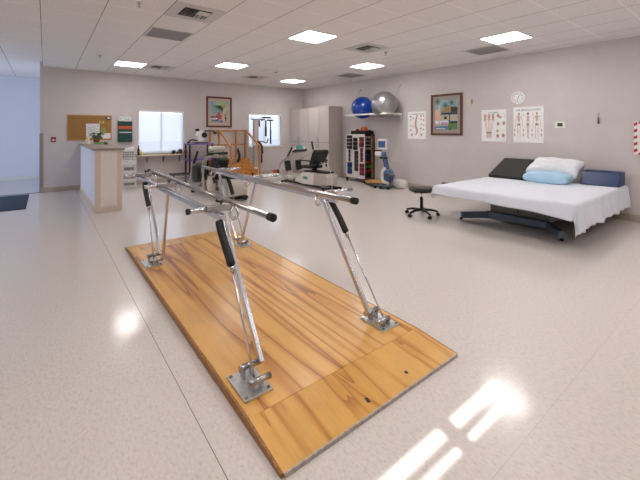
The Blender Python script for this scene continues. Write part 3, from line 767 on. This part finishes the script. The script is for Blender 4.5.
# ------------------------------------------------------------------ tall cabinets in the corner (two units side by side)
cab_g = 'tall laminate cabinets in the corner'
def cabinet(y0, y1, lab):
    t = thing('tall_cabinet', lab, 'cabinet', (6.835, (y0+y1)/2, 0), RW, cab_g); w2 = (y1-y0)/2 - .002
    b('lamside').box(-w2, w2, -.24, .26, .08, 2.12).use('ventd').box(-w2+.003, w2-.003, -.2408, -.24, .085, 2.115).use('lamside').obj('body', t)  # thin dark sheet behind the doors puts shade into their gaps
    b('lamside').box(-w2, w2, -.20, .26, .001, .08).obj('plinth', t)
    for x0, x1, sg in ((-w2, 0, 1), (0, w2, -1)):
        for z0, z1, hz in ((.09, 1.035, .93), (1.045, 2.118, 1.13)):
            d = b('laminate').box(x0+.004, x1-.004, -.262, -.241, z0, z1, .002).obj('door', t)
            xh = x1-.035 if sg > 0 else x0+.035
            b('satin').tube([(xh, -.262, hz-.06), (xh, -.288, hz-.05), (xh, -.288, hz+.05), (xh, -.262, hz+.06)], .008, 8).obj('handle', d)
    return t
cabinet(8.05, 9.08, 'tall greige four door cabinet nearest the camera, its plain side showing')
cabinet(9.08, 10.09, 'tall greige four door cabinet standing against the back wall')

# ------------------------------------------------------------------ ball shelf
t = thing('ball_shelf', 'white wall shelf frame held by cords, carrying two exercise balls', 'shelf', (XR, 6.72, 1.80), RW)
b('white').box(-.58, .95, -.585, -.545, -.005, .035, .004).box(-.58, .95, -.03, -.001, -.005, .035, .004).box(-.58, -.54, -.545, -.03, 0, .03).box(.91, .95, -.545, -.03, 0, .03).box(-.04, .04, -.545, -.03, 0, .03).obj('frame', t)
for x, z in ((-.5, .80), (.93, .80)):
    b('satin').tube([(x, -.01, z), (x, -.53 if x > 0 else -.53, .036)], .004, 6).obj('cord', t); b('white').ball((x, -.012, z), .022, nu=10, nv=6).obj('cord_hook', t)
b('white').box(.90, .93, -.3, -.001, -.02, -.006).box(.90, .93, -.02, -.001, -.18, -.02).obj('bracket', t)
def gymball(loc, r, lab, m):
    t = thing('exercise_ball', lab, 'exercise ball', loc)
    b(m).ball((0, 0, 0), r, nu=40, nv=26).obj('shell', t); b('ink').ball((-r*.9, -.0, .2*r), .012, (.6, 1, 1), 8, 6).obj('plug', t)
gymball((6.79, 6.88, 2.015), .30, 'blue exercise ball on the wall shelf', 'ballblue')
gymball((6.74, 6.05, 2.045), .335, 'larger silver grey exercise ball on the wall shelf', 'ballsilver')

# ------------------------------------------------------------------ rolling weight rack
t = thing('weight_rack', 'white rolling weight rack with a black dumbbell side by the right wall', 'rack', (6.87, 7.04, 0), RW)
# local: x from -.36 (far) to .36 (near end), y from -.2 (front) to .2
b('machinew').box(-.36, .36, -.2, -.185, .11, 1.3).box(-.36, .36, .185, .198, .11, 1.3).obj('panel', t)
b('black').box(-.36, .36, -.185, .185, .09, .12).box(-.36, .36, -.185, .185, 1.28, 1.3).box(.2, .215, -.185, .185, .12, 1.28).box(.34, .365, .15, .185, .12, 1.28).box(.34, .365, -.185, -.165, .12, 1.28).obj('core', t)
b('rail').box(.30, .335, .13, .15, .12, 1.28).obj('wooden_divider', t)
for x in (-.34, .34):
    for y in (-.18, .18):
        c_ = b('black').box(x-.02, x+.02, y-.02, y+.02, .06, .092).obj('caster', t); b('rubber').cyl((x-.012, y, .031), (x+.012, y, .031), .029).obj('wheel', c_)
cr = b('ventd')
dz = [1.215, 1.115, 1.015, .915, .77, .67, .55, .43, .31]
for z in dz: cr.box(.22, .34, -.155, .12, z-.052, z-.042)
cr.obj('cradle', t)
cols = ['alu', 'alu', 'alu', 'alu', 'navyv', 'navyv', 'red', 'dgreen', 'red']
names = ['topmost grey', 'second grey', 'third grey', 'lowest grey', 'upper blue', 'lower blue', 'upper red', 'green', 'lowest red']
for z, m, nm in zip(dz, cols, names):
    q = thing('dumbbell', '%s dumbbell in the column on the side of the weight rack' % nm, 'dumbbell', (6.86, 6.765, z), 0, 'dumbbells on the weight rack')
    b(m).cyl((-.05, 0, 0), (.05, 0, 0), .014).obj('handle', q)
    for x in (-.115, .05): b(m).tube([(x, 0, 0), (x+.012, 0, 0), (x+.053, 0, 0), (x+.065, 0, 0)], .038, 6).obj('head', q)
# hanging cuff weights on the front panel (front face x = 6.68)
def cuff(yc, z0, z1, w_, m, lab, n=4, m2='black'):
    q = thing('cuff_weight', lab, 'cuff weight', (6.645, yc, z0), RW, 'cuff weights hung on the weight rack'); h = z1-z0
    e = b(m)
    for k in range(n): e.cbox((0, 0, h*(k+.5)/n), (w_, .042, h/n*.92), (0, 0, 0), .012)
    e.obj('pouch', q)
    s_ = b(m2)
    for k in range(1, n): s_.box(-w_*.3, w_*.3, -.026, -.018, h*k/n-.012, h*k/n+.012)
    s_.obj('strap', q)
cuff(7.24, .89, 1.27, .19, 'black', 'black cuff weights at the top left of the rack panel', 4, 'grey')
cuff(7.24, .545, .885, .05, 'ink', 'narrow black strap hanging between the black and blue cuffs', 3)
cuff(7.23, .20, .535, .16, 'navyv', 'blue cuff weights at the bottom left of the rack panel', 2, 'navy')
cuff(7.01, .87, 1.21, .14, 'black', 'black and olive cuff weights at the top middle of the rack panel', 3, 'olive')
cuff(6.97, .30, .85, .12, 'ink', 'long black cuff weights at the lower middle of the rack panel', 5)
cuff(6.77, .95, 1.235, .15, 'darkred', 'dark red cuff weights at the top right of the rack panel', 2, 'red')
cuff(6.765, .56, .94, .08, 'darkred', 'two thin dark red straps hanging below the top red cuff', 3)
cuff(6.755, .20, .52, .15, 'darkred', 'maroon cuff weights at the bottom right of the rack panel', 3, 'red')
t = thing('storage_tray', 'black tray of mixed weights on top of the weight rack', 'tray', (6.88, 6.98, 1.301))
b('black').box(-.17, .17, -.27, .27, 0, .012).box(-.17, -.158, -.27, .27, 0, .09).box(.158, .17, -.27, .27, 0, .09).box(-.17, .17, -.27, -.258, 0, .09).box(-.17, .17, .258, .27, 0, .09).obj('tray_body', t)
def mball(loc, r, m, lab):
    q = thing('medicine_ball', lab, 'medicine ball', loc, 0, 'balls in the tray on the rack'); b(m).ball((0, 0, 0), r).obj('shell', q); b('ink').tube([(r*1.0*math.cos(2*PI*k/20), 0, r*1.0*math.sin(2*PI*k/20)) for k in range(21)], .004, 6).obj('seam', q)
mball((6.86, 6.89, 1.415), .1, 'orange', 'orange red medicine ball on top of the weight rack')
mball((6.84, 7.12, 1.38), .065, 'darkred', 'dark red ball left of the orange ball on the rack')
mball((6.98, 6.79, 1.37), .055, 'navy', 'small navy ball right of the orange ball on the rack')

t = thing('balance_disc', 'round tan wooden balance board on the floor beside the weight rack', 'balance board', (6.76, 6.34, 0))
b('tan').lathe([(.29, .07), (.3, .078), (.3, .09), (.29, .095)], n=40).obj('disc', t); b('black').lathe([(.05, 0), (.12, .03), (.12, .07)]).obj('pivot', t)

# ------------------------------------------------------------------ blue and white leg trainer
t = thing('leg_trainer', 'blue and white motorised arm and leg trainer with a screen by the wall', 'exercise machine', (6.55, 5.83, 0), RW)
b('slate').bar((-.3, -.1, .04), (.25, -.1, .04), .06, .05, .01).bar((-.2, -.24, .035), (-.2, .2, .035), .05, .05, .01).bar((.12, -.24, .035), (.12, .2, .035), .05, .05, .01).obj('base', t)
for x, y in ((-.3, -.16), (-.14, -.24), (.06, -.24), (.2, -.16)): b('black').cyl((x-.03, y, .035), (x+.03, y, .035), .034).obj('foot_roller', t)
b('deskblue').ball((.09, 0, .31), .16, (.9, .5, 1.0), e=.9).obj('motor_housing', t)
b('machinew').tube([(.14, -.06, .13), (-.02, -.07, .16), (-.07, -.07, .3), (-.02, -.07, .44), (.05, -.06, .48)], .035, 12, True).obj('cover', t)
b('deskblue').bar((.05, 0, .42), (-.08, 0, .86), .1, .08, .015).obj('column', t)
for s_ in (-1, 1):
    c_ = b('satin').cyl((.09, s_*.09, .3), (.09, s_*.16, .3), .012).bar((.09, s_*.15, .3), (.09-s_*.16, s_*.15, .3-s_*.08), .02, .03).obj('crank', t)
    b('slate').cbox((.09-s_*.2, s_*.17, .27-s_*.1), (.22, .09, .03), (0, .25, 0), .01).obj('pedal', c_)
h = b('machinew').ball((-.22, -.02, .82), .11, (1.1, .5, .65), e=.8).obj('head_housing', t)
b('black').bar((-.33, -.05, .9), (-.08, -.05, .9), .025, .025, .006).bar((-.14, -.05, .73), (.1, -.05, .73), .04, .045, .01).obj('handlebar', t)
s_ = b('machinew').cbox((-.09, -.03, 1.06), (.29, .04, .25), (0, 0, 0), .01).obj('monitor', t)
b('screenlit').box(-.20, .02, -.052, -.05, .98, 1.14).obj('screen', s_)
b('trimtan').tube([(-.16, 0, .78), (-.1, .03, .6), (-.15, .04, .4), (-.05, .03, .2)], .012, 8, True).obj('hose', t)
b('black').bar((.22, -.1, .04), (.22, -.1, .30), .02, .02).obj('side_post', t)
t = thing('floor_bolster', 'white rounded cushion on the floor right of the leg trainer', 'cushion', (6.80, 5.60, .0), RW)
b('machinew').ball((0, 0, .105), .2, (1.0, .6, .52), e=.75).obj('cushion', t); b('grey').tube([(.19*math.cos(2*PI*k/24), .115*math.sin(2*PI*k/24), .1) for k in range(25)], .004, 6).obj('piping', t)
t = thing('hand_grip', 'small black handle standing by the wall behind the table end', 'handle', (7.0, 4.5, 0), RW)
b('black').tube([(-.07, 0, .23), (-.05, 0, .12), (.05, 0, .12), (.07, 0, .23), (-.07, 0, .23)], .014, 10).obj('loop', t); b('satin').cyl((0, 0, .01), (0, 0, .12), .01).cyl((0, 0, 0.001), (0, 0, .012), .06).obj('stand', t)

# ------------------------------------------------------------------ recumbent steppers
def stepper(loc, lab):
    t = thing('recumbent_stepper', lab, 'exercise machine', loc, RW)
    # local x: 0 front (far) ... 1.85 rear (near); y: 0 near side ... .34
    y0, y1 = 0.0, .34
    b('machinew').prism([(.5, .09), (.62, .2), (.84, .33), (1.1, .37), (1.34, .35), (1.34, .07), (.9, .06)], y0, y1, .015).obj('drive_cover', t)
    b('machine').prism([(1.35, .36), (1.78, .38), (1.86, .3), (1.84, .12), (1.35, .07)], y0-.01, y1+.01, .02).obj('rear_cover', t)
    b('black').prism([(.85, .36), (1.3, .375), (1.78, .385), (1.76, .42), (1.3, .42), (.9, .40)], y0+.05, y1-.05, .006).obj('seat_rail', t)
    b('lightblue').mark([(1.0+.11*math.cos(2*PI*k/16), .22+.04*math.sin(2*PI*k/16)) for k in range(16)], y0-.0005, .002).obj('emblem', t)
    b('black').bar((0.0, y0+.03, .05), (1.86, y0+.03, .05), .05, .05, .008).bar((0.0, y1-.03, .05), (1.86, y1-.03, .05), .05, .05, .008).bar((.05, y0-.08, .04), (.05, y1+.08, .04), .06, .05, .01).bar((1.84, y0-.08, .04), (1.84, y1+.08, .04), .06, .05, .01).obj('base_frame', t)
    for x in (.05, 1.84):
        for y in (y0-.08, y1+.08): b('rubber').cyl((x-.02, y, .032), (x+.02, y, .032), .031).obj('foot_wheel', t)
    b('machine').tube([(.35, .05, .1), (-.02, .05, .12), (-.27, .05, .27), (-.27, .05, .46), (0.0, .06, .63), (.25, .12, .78), (.42, .17, .88)], .032, 14, True).obj('front_arch', t)
    c_ = b('machinew').cbox((.46, .17, .92), (.10, .36, .09), (0, -.5, 0), .02).obj('console', t)
    b('black').cbox((.52, .17, .865), (.16, .38, .05), (0, -.35, 0), .02).obj('console_tray', c_); b('lightblue').cbox((.505, .17, .955), (.02, .22, .08), (0, -.5, 0), .003).obj('display', c_)
    b('lightblue').tube([(.40, .08, .95), (.38, .08, 1.06), (.38, .26, 1.06), (.40, .26, .95)], .006, 8, True).obj('bottle_ring', c_)
    for P in ([(.2, .0, .1), (.05, -.02, .5), (.10, -.02, .62), (.22, -.02, .72), (.44, -.02, .96)], [(.0, .34, .35), (.23, .35, .60), (.61, .36, .76), (.85, .36, .90), (.78, .36, 1.11)]):
        a_ = b('machine').tube(P[:-1], .017, 10, True).obj('arm_lever', t)
        b('rubber').tube([P[-2], P[-1]], .024, 10).obj('hand_grip', a_)
    for x, yy in ((.2, .0), (.2, .34)):
        p = b('padgreen').cbox((x, yy, .46), (.09, .15, .28), (0, -.28, 0), .03).obj('foot_pad', t)
        b('machine').bar((x+.07, yy, .34), (x+.32, yy, .2), .03, .04, .005).obj('pedal_arm', p)
    b('black').cyl((1.15, .17, .39), (1.15, .17, .47), .06).obj('seat_post', t)
    b('padgreen').cbox((1.02, .17, .495), (.44, .40, .08), (0, -.03, 0), .03).obj('seat', t)
    bk = b('padgreen').prism([(1.17, .56), (1.30, .56), (1.50, .86), (1.47, .93), (1.36, .93), (1.29, .84)], -.02, .36, .03).obj('backrest', t)
    b('navyv').prism([(1.15, .62), (1.19, .61), (1.26, .72), (1.22, .74)], .02, .32, .01).obj('lumbar_pad', bk)
    b('black').bar((1.2, .17, .45), (1.34, .17, .62), .05, .06, .01).obj('back_bracket', t)
    for yy in (-.07, .41):
        b('black').bar((.86, yy, .655), (1.36, yy, .66), .05, .035, .012).bar((1.30, yy, .66), (1.33, yy, .5), .03, .03).obj('armrest', t)
    b('machinew').tube([(1.5, .1, .62), (1.75, .1, .6), (1.9, .1, .35), (1.92, .1, .04)], .006, 8, True).obj('rear_loop', t)
    return t
stepper((5.12, 8.2, 0), 'grey recumbent stepper with dark seat before the tall cabinets')
t = thing('cross_trainer', 'grey cross trainer with console and flywheel behind the far end of the parallel bars', 'exercise machine', (2.72, 7.9, 0), RW)
b('black').bar((-.2, .04, .05), (1.3, .04, .05), .06, .05, .01).bar((-.2, .4, .05), (1.5, .4, .05), .06, .05, .01).bar((-.15, -.1, .045), (-.15, .5, .045), .06, .05, .01).bar((1.26, -.08, .045), (1.26, .52, .045), .06, .06, .01).obj('base_frame', t)
for x, y in ((-.15, -.1), (-.15, .5), (1.26, -.08), (1.26, .52)): b('rubber').cyl((x-.025, y, .037), (x+.025, y, .037), .036).obj('foot_wheel', t)
b('machine').prism([(.95, .1), (.95, .36), (1.02, .42), (1.35, .43), (1.42, .34), (1.42, .1)], .06, .48, .03).obj('rear_cover', t)
b('black').prism([(.93, .425), (1.35, .44), (1.3, .50), (1.0, .49)], .08, .46, .02).obj('seat_base', t)
f = b('trimtan').tube([(.62, .06, .25), (.62, -.0, .25)], .19, 32).obj('flywheel_cover', t)
b('machinew').tube([(.62, -.001, .25), (.62, -.012, .25)], .13, 28).obj('hub_plate', f)
b('black').tube([(.62+.2*math.cos(a), .03, .25+.2*math.sin(a)) for a in [PI*(.1+.1*k) for k in range(10)]], .022, 10).obj('guard', f)
b('machine').tube([(.30, .0, .12), (.2, .0, .45), (.28, .02, .72), (.46, .08, .84), (.72, .14, .86)], .036, 14, True).obj('front_arch', t)
b('machine').tube([(.30, .42, .12), (.25, .42, .45), (.32, .40, .70), (.48, .36, .84), (.76, .34, .84)], .03, 14, True).obj('front_arch', t)
b('machine').tube([(.55, .16, .2), (.5, .18, .55), (.52, .18, .85)], .045, 14, True).obj('mast', t)
c_ = b('machine').cbox((.50, .20, 1.0), (.07, .36, .11), (0, -.45, 0), .03).obj('console', t)
b('black').cbox((.56, .20, .90), (.10, .44, .06), (0, -.2, 0), .025).obj('console_tray', c_)
for k, (yy, m_) in enumerate(((.08, 'dgreen'), (.2, 'dgreen'), (.32, 'olive'))): b(m_).cbox((.575, yy, .93), (.015, .05, .03), (0, -.35, 0), .004).obj('key', c_)
l = b('machine').bar((-.27, -.04, .65), (-.55, -.04, .14), .05, .07, .01).obj('arm_lever', t)
b('rubber').tube([(-.27, -.04, .65), (-.12, -.04, .78), (0.0, -.04, .93)], .026, 12, True).obj('hand_grip', l)
l = b('machine').tube([(.5, .5, .5), (.6, .54, .70), (.78, .56, .72)], .02, 12, True).obj('arm_lever', t)
b('rubber').tube([(.78, .56, .72), (.86, .56, .84), (.77, .56, 1.0)], .028, 12, True).obj('hand_grip', l)
p = b('padgreen').cbox((-.0, .0, .45), (.44, .22, .40), (0, -.2, 0), .08).obj('side_pad', t)
b('padgreen').cbox((.74, .22, .66), (.14, .26, .36), (0, .38, 0), .06).obj('backrest', t)
b('black').prism([(.3, .3), (.62, .4), (.95, .36), (.9, .55), (.66, .8), (.5, .82), (.4, .6)], .1, .3, .03).obj('frame_cover', t)
b('black').tube([(.1, .1, .12), (.3, .12, .32), (.62, .1, .25)], .03, 10, True).obj('pedal_arm', t)
b('slate').cbox((.12, .02, .2), (.26, .12, .04), (0, -.4, 0), .01).obj('pedal', t)

# ------------------------------------------------------------------ purple shelf unit and hand ergometer
t = thing('shelf_unit', 'black shelf unit with purple shelves left of the training stairs', 'shelf unit', (3.3, 9.62, 0))
for x in (-.3, .3):
    for y in (-.17, .17): b('black').bar((x, y, .001), (x, y, 1.03), .04, .04).obj('leg', t)
for z in (.12, .6, 1.02): b('purple').box(-.34, .34, -.21, .21, z, z+.035, .004).obj('shelf', t)
t = thing('arm_ergometer', 'white tabletop arm ergometer with black cranks on the purple shelves', 'exercise machine', (3.33, 9.6, 1.056))
b('black').box(-.17, .17, -.15, .15, 0, .03, .008).obj('base', t)
b('machinew').prism([(-.05, .03), (.10, .03), (.07, .3), (.02, .34), (-.06, .33), (-.11, .22)], -.07, .07, .01).obj('housing', t)
b('black').cyl((.08, -.085, .22), (.08, -.10, .22), .075).obj('crank_disc', t)
for s_, P in ((1, [(.08, -.11, .33), (.3, -.12, .33), (.36, -.13, .27)]), (-1, [(-.02, .11, .06), (-.2, .11, .09), (-.28, .12, .02)])):
    c_ = b('black').tube(P, .02, 10, True).obj('crank', t); e = P[-1]; b('rubber').cyl((e[0], e[1]-.05, e[2]), (e[0], e[1]+.05, e[2]), .026).obj('grip', c_)
b('black').ball((-.08, 0, .36), .05, (1.2, .8, .7)).obj('knob', t)

# ------------------------------------------------------------------ training stairs
t = thing('training_stairs', 'wooden physiotherapy stairs with handrails by the back wall', 'stairs', (4.45, 9.6, 0))
sx0, sx1 = -.43, .43
yt = [(-.62, -.37), (-.37, -.12), (-.12, .13)]
b('stairs').box(-.72, sx1, .13, .46, 0.001, .56, .003).obj('platform', t)
for i, (a, c_) in enumerate(yt):
    z = .14*(i+1); b('stairs').box(sx0, sx1, a, c_, .001, z, .003).obj('step', t)
def post(x, y, z0, z1): return b('rail').box(x-.025, x+.025, y-.025, y+.025, z0, z1, .003).obj('post', t)
post(sx0, .40, .56, 1.42); post(.12, .43, .56, 1.40); post(sx1-.02, .40, .56, 1.43); post(-.69, .43, .56, 1.42)
post(sx0, -.42, .14, .92); post(sx1+.03, -.42, .002, .93)
r = b('rail').box(-.72, sx1, .405, .45, 1.38, 1.42, .004).box(-.72, sx1, .42, .44, .96, 1.0, .003); r.obj('back_rail', t)
for x in (sx0, sx1+.0): b('rail').bar((x, .42, 1.42), (x+(.03 if x > 0 else 0), -.44, .94), .05, .04, .004).obj('handrail', t)

# ------------------------------------------------------------------ strap hung tower by the second window
t = thing('pulley_tower', 'beige standing tower with overhead arm and hanging black straps before the window', 'exercise machine', (5.06, 9.72, 0))
b('machine').box(-.07, .07, -.06, .06, .06, 1.72, .01).obj('column', t); b('machinew').box(-.1, .12, -.075, .07, .95, 1.12, .015).obj('column_collar', t)
b('machinew').box(-.14, .14, -.1, .1, .02, .3, .01).bar((-.1, -.1, .04), (.75, -.1, .04), .06, .05, .01).bar((.6, -.25, .03), (.6, .15, .03), .06, .05, .01).obj('base', t)
b('satin').bar((-.15, 0, 1.74), (.32, 0, 1.74), .035, .035).obj('boom', t)
b('black').bar((.25, 0, 1.80), (.52, 0, 1.81), .045, .05).bar((.2, -.02, 1.69), (.2, -.02, 1.76), .03, .03).bar((.4, 0, 1.72), (.60, 0, 1.72), .04, .04).obj('spreader', t)
for x, z0, z1, w_ in ((.12, 1.52, 1.72, .028), (.35, 1.22, 1.72, .028), (.52, .98, 1.72, .022)):
    s_ = b('navy' if x > .3 and x < .5 else 'black').bar((x, 0, z0), (x, 0, z1), w_*1.6, .008).obj('strap', t)
    b('black').bar((x, 0, z0), (x, 0, z0+(z1-z0)*.6), w_*2.1, .02, .003).obj('buckle', s_)
b('black').tube([(.05, -.06, 1.06), (.2, -.1, 1.06), (.3, -.1, 1.02), (.36, -.1, 1.06), (.37, -.1, 1.16)], .016, 10, True).obj('hand_rest', t)
h = b('navy').tube([(.05, -.1, 1.06), (.08, -.13, .8), (.13, -.12, .6), (.14, -.1, .42)], .04, 10, True).obj('harness', t)
b('black').tube([(.0, -.1, 1.1), (.12, -.14, .95), (.17, -.12, .7)], .03, 10, True).obj('harness_strap', h)
t = thing('hand_weight', 'small red and black hand weight on the floor under the second window', 'dumbbell', (5.95, 9.97, 0))
b('black').cyl((-.05, 0, .07), (.05, 0, .07), .015).obj('handle', t)
b('red').cyl((-.1, 0, .071), (-.04, 0, .071), .07).obj('head', t); b('black').cyl((.04, 0, .071), (.1, 0, .071), .07).obj('head', t)
t = tag(b('machinew').box(5.25, 5.95, 9.05, 9.28, .002, .03, .006).obj('floor_board'), 'flat white board lying on the floor right of the training stairs', 'board')

# ------------------------------------------------------------------ rolling stool
t = thing('rolling_stool', 'black round rolling stool at the foot of the treatment table', 'stool', (4.86, 3.56, 0))
b('vinylblack').lathe([(.03, .39), (.17, .392), (.2, .41), (.205, .435), (.19, .46), (.12, .466)], n=36).obj('seat', t)
b('chrome').cyl((0, 0, .29), (0, 0, .40), .013).obj('gas_rod', t); b('black').cyl((0, 0, .08), (0, 0, .3), .025).obj('column', t)
b('black').bar((0, 0, .382), (-.13, .05, .37), .012, .01).obj('lever', t)
for k in range(5):
    an = 2*PI*k/5+.5; e = (.26*math.cos(an), .26*math.sin(an))
    l = b('black').tube([(0, 0, .10), (e[0]*.6, e[1]*.6, .095), (e[0], e[1], .07)], .022, 10, True, taper=.016).obj('leg', t)
    w_ = b('rubber')
    tn = (-math.sin(an)*.012, math.cos(an)*.012)
    for s_ in (-1, 1): w_.cyl((e[0]+tn[0]*s_*2, e[1]+tn[1]*s_*2, .0265), (e[0]+tn[0]*s_*.5, e[1]+tn[1]*s_*.5, .0265), .026)
    w_.obj('caster', l)

# ------------------------------------------------------------------ treatment table with its bedding
TX0, TX1, TY0, TY1, TZ = 4.77, 7.0, 1.42, 3.26, .535
t = thing('treatment_table', 'wide low motorised treatment table with dark raised head section', 'treatment table', (5.9, 2.33, 0))
o3 = lambda x, y: (x-5.9, y-2.33)
def tb(m, x0, x1, y0, y1, z0, z1, bev=0): q = b(m); q.box(x0-5.9, x1-5.9, y0-2.33, y1-2.33, z0, z1, bev); return q
tb('charcoal', TX0, TX1, TY0, TY1, TZ-.09, TZ, .02).obj('mattress', t)
ang = math.atan2(.27, .62)
q = b('charcoal'); q.cbox((6.735-5.9, 2.76-2.33, .70), (.70, .96, .06), (0, -ang, 0), .015); q.obj('backrest', t)
q = b('boxgrey'); q.bar((6.95-5.9, .43, .55), (6.95-5.9, .43, .80), .04, .04); q.obj('backrest_strut', t)
tb('boxgrey', 5.51, 6.29, 1.93, 2.75, .10, .44, .004).obj('lift_housing', t)
tb('black', 5.502, 5.512, 2.335, 2.343, .16, .43).obj('housing_seam', t)
tb('slate', 5.42, 5.50, 1.90, 2.78, .035, .135, .005).obj('cross_beam', t)
tb('slate', 6.3, 6.37, 1.90, 2.78, .035, .135, .005).obj('cross_beam', t)
for p0, p1 in (((5.47, 2.74), (5.15, 3.03)), ((5.47, 1.94), (5.13, 1.66)), ((6.33, 2.74), (6.6, 3.02)), ((6.33, 1.94), (6.6, 1.66))):
    l = b('slate').bar((p0[0]-5.9, p0[1]-2.33, .082), (p1[0]-5.9, p1[1]-2.33, .072), .07, .095, .006).obj('leg', t)
    b('rubber').cyl((p1[0]-5.9, p1[1]-2.33, .001), (p1[0]-5.9, p1[1]-2.33, .03), .022).obj('foot', l)
tb('boxgrey', 5.2, 6.8, 1.85, 2.8, .43, .445).obj('top_frame', t)
# the sheet
bs = B().use('sheet'); nx, ny = 110, 96
SX0, SX1, SY0, SY1 = TX0-.17, TX1+.09, TY0-.32, TY1+.17
grid = {}
for i in range(nx+1):
    for j in range(ny+1):
        sy = SY0+(SY1-SY0)*j/ny; XA = TX0-.135-.13*math.exp(-(sy-SY0)/.42); sx = XA+(SX1-XA)*i/nx
        hx = max(0, TX0+.012-sx); hyn = max(0, TY0+.012-sy); hyp = max(0, sy-TY1+.012); hy = hyn if hyn > 0 else -hyp
        r = math.hypot(hx, hy); x = min(max(sx, TX0), TX1+.08); y = min(max(sy, TY0), TY1)
        z = TZ+.006 + .0025*math.sin(sx*7+sy*3)*math.sin(sy*5) + .002*math.sin(sx*23-sy*9)
        if r > 0:
            dxn, dyn = -hx/r, -hy/r
            amp = min(1, r/.2)
            wav = .016*math.sin(sx*17+.6*math.sin(sx*9)) + .012*math.sin(sx*37+1) if hyn > 0 and hx == 0 else (.006*math.sin(sy*12+1) if hx > 0 and hy == 0 else .03*math.sin(math.atan2(hx, abs(hy)+1e-6)*7))
            out = .012 + r*.10 + amp*wav
            bend = min(r, .02)
            x += dxn*out*min(1, r/.03); y += dyn*out*min(1, r/.03)
            z -= max(0, r-.006)*.97 - .0*bend
            if hyn > 0: z += amp*.018*math.sin(sx*8.5+.5)
        grid[i, j] = bs.bm.verts.new((x-5.9, y-2.33, z))
fs = []
for i in range(nx):
    for j in range(ny):
        sx = SX0+(SX1-SX0)*(i+1)/nx; sy = SY0+(SY1-SY0)*j/ny
        if sx > 6.41 and sy > 2.28: continue
        fs.append(bs.bm.faces.new((grid[i, j], grid[i+1, j], grid[i+1, j+1], grid[i, j+1])))
bs._fin(fs, True)
loose = [v for v in bs.bm.verts if not v.link_faces]; bmesh.ops.delete(bs.bm, geom=loose, context='VERTS')
so = bs.obj('bed_sheet'); so.location = (5.9, 2.33, 0)
md = so.modifiers.new('thickness', 'SOLIDIFY'); md.thickness = .002; md.offset = 1
tag(so, 'white sheet spread over the treatment table, draping at its near corner', 'sheet')
# pillows and wedge
def pillow(name, lab, m, loc, rot, L, W, H, seed, ex=.34):
    from mathutils import Euler
    random.seed(seed); t = thing(name, lab, 'pillow', loc)
    q = B().use(m); R = Euler(rot).to_matrix(); n = 30; ph = [random.random()*6 for _ in range(6)]
    top = {}; 
    for sgn in (1, -1):
        for i in range(n+1):
            for j in range(n+1):
                u, v = -1+2*i/n, -1+2*j/n
                edge = (1-abs(u)**3.2)*(1-abs(v)**3.2)
                if sgn < 0 and edge < 1e-9: continue
                hh = H/2*max(edge, 0)**ex
                wr = .07*H*math.sin(u*7+ph[0]+v*3)*edge+.05*H*math.sin(v*9+ph[1]-u*4)*edge
                sx = 1-.08*(1-v*v)*abs(u)**2*1; sy = 1-.10*(1-u*u)*abs(v)**2
                p = Vector((u*W/2*sx, v*L/2*sy, sgn*hh+wr*(1 if sgn > 0 else .3)))
                top[sgn, i, j] = q.bm.verts.new(R @ p)
    g = lambda s, i, j: top.get((s, i, j), top.get((1, i, j)))
    fs = []
    for s in (1, -1):
        for i in range(n):
            for j in range(n):
                c = [g(s, i, j), g(s, i+1, j), g(s, i+1, j+1), g(s, i, j+1)]
                if len(set(c)) > 2:
                    try: fs.append(q.bm.faces.new(c if s > 0 else c[::-1]))
                    except ValueError: pass
    q._fin(fs, True)
    q.obj('pillowcase', t)
pillow('pillow', 'white pillow resting on the raised head section behind the blue pillow', 'pillow', (6.74, 2.28, .765), (0, -.36, 0), .76, .44, .25, 3, .27)
pillow('pillow', 'light blue pillow lying on the sheet in front of the white pillow', 'bluep', (6.40, 2.27, .632), (0, -.08, 0), .66, .27, .17, 8, .2)
t = thing('wedge_cushion', 'dark blue vinyl wedge cushion at the right end of the table', 'cushion', (6.85, 1.66, .545))
b('navyv').prism([(-.2, 0.002), (.18, 0.002), (.18, .215), (-.07, .215)], -.235, .245, .015).obj('wedge', t)
b('navy').tube([(-.085, -.222, .21), (-.085, .222, .21)], .004, 6).obj('piping', t)

# ------------------------------------------------------------------ light
w = bpy.data.worlds.new('sky'); bpy.context.scene.world = w; w.use_nodes = True
bg = w.node_tree.nodes['Background']; bg.inputs['Color'].default_value = (.70, .82, 1, 1); bg.inputs['Strength'].default_value = 3.0
sl = bpy.data.lights.new('sun', 'SUN'); sl.energy = 9; sl.angle = .006; sl.color = (1, .97, .92)
so = bpy.data.objects.new('sun', sl); C.objects.link(so)
dv = Vector((.2, 1, -.69)); so.rotation_euler = dv.to_track_quat('-Z', 'Y').to_euler(); so.location = (0, -6, 6)

# ------------------------------------------------------------------ camera
cd = bpy.data.cameras.new('camera'); cam = bpy.data.objects.new('camera', cd); C.objects.link(cam)
cd.sensor_width = 36; cd.lens = 354.4/640*36; cd.shift_y = -108.6/640; cd.clip_start = .05
cam.location = (0, 0, 1.375); cam.rotation_euler = (PI/2, 0, -math.atan2(.6128, .7902))
sc = bpy.context.scene; sc.camera = cam
sc.view_settings.view_transform = 'Standard'; sc.view_settings.look = 'None'; sc.view_settings.gamma = 1; sc.view_settings.use_curve_mapping = False
sc.view_settings.exposure = 0.38
sc.cycles.max_bounces = 10; sc.cycles.diffuse_bounces = 6; sc.cycles.sample_clamp_indirect = 6
sc.cycles.use_denoising = True
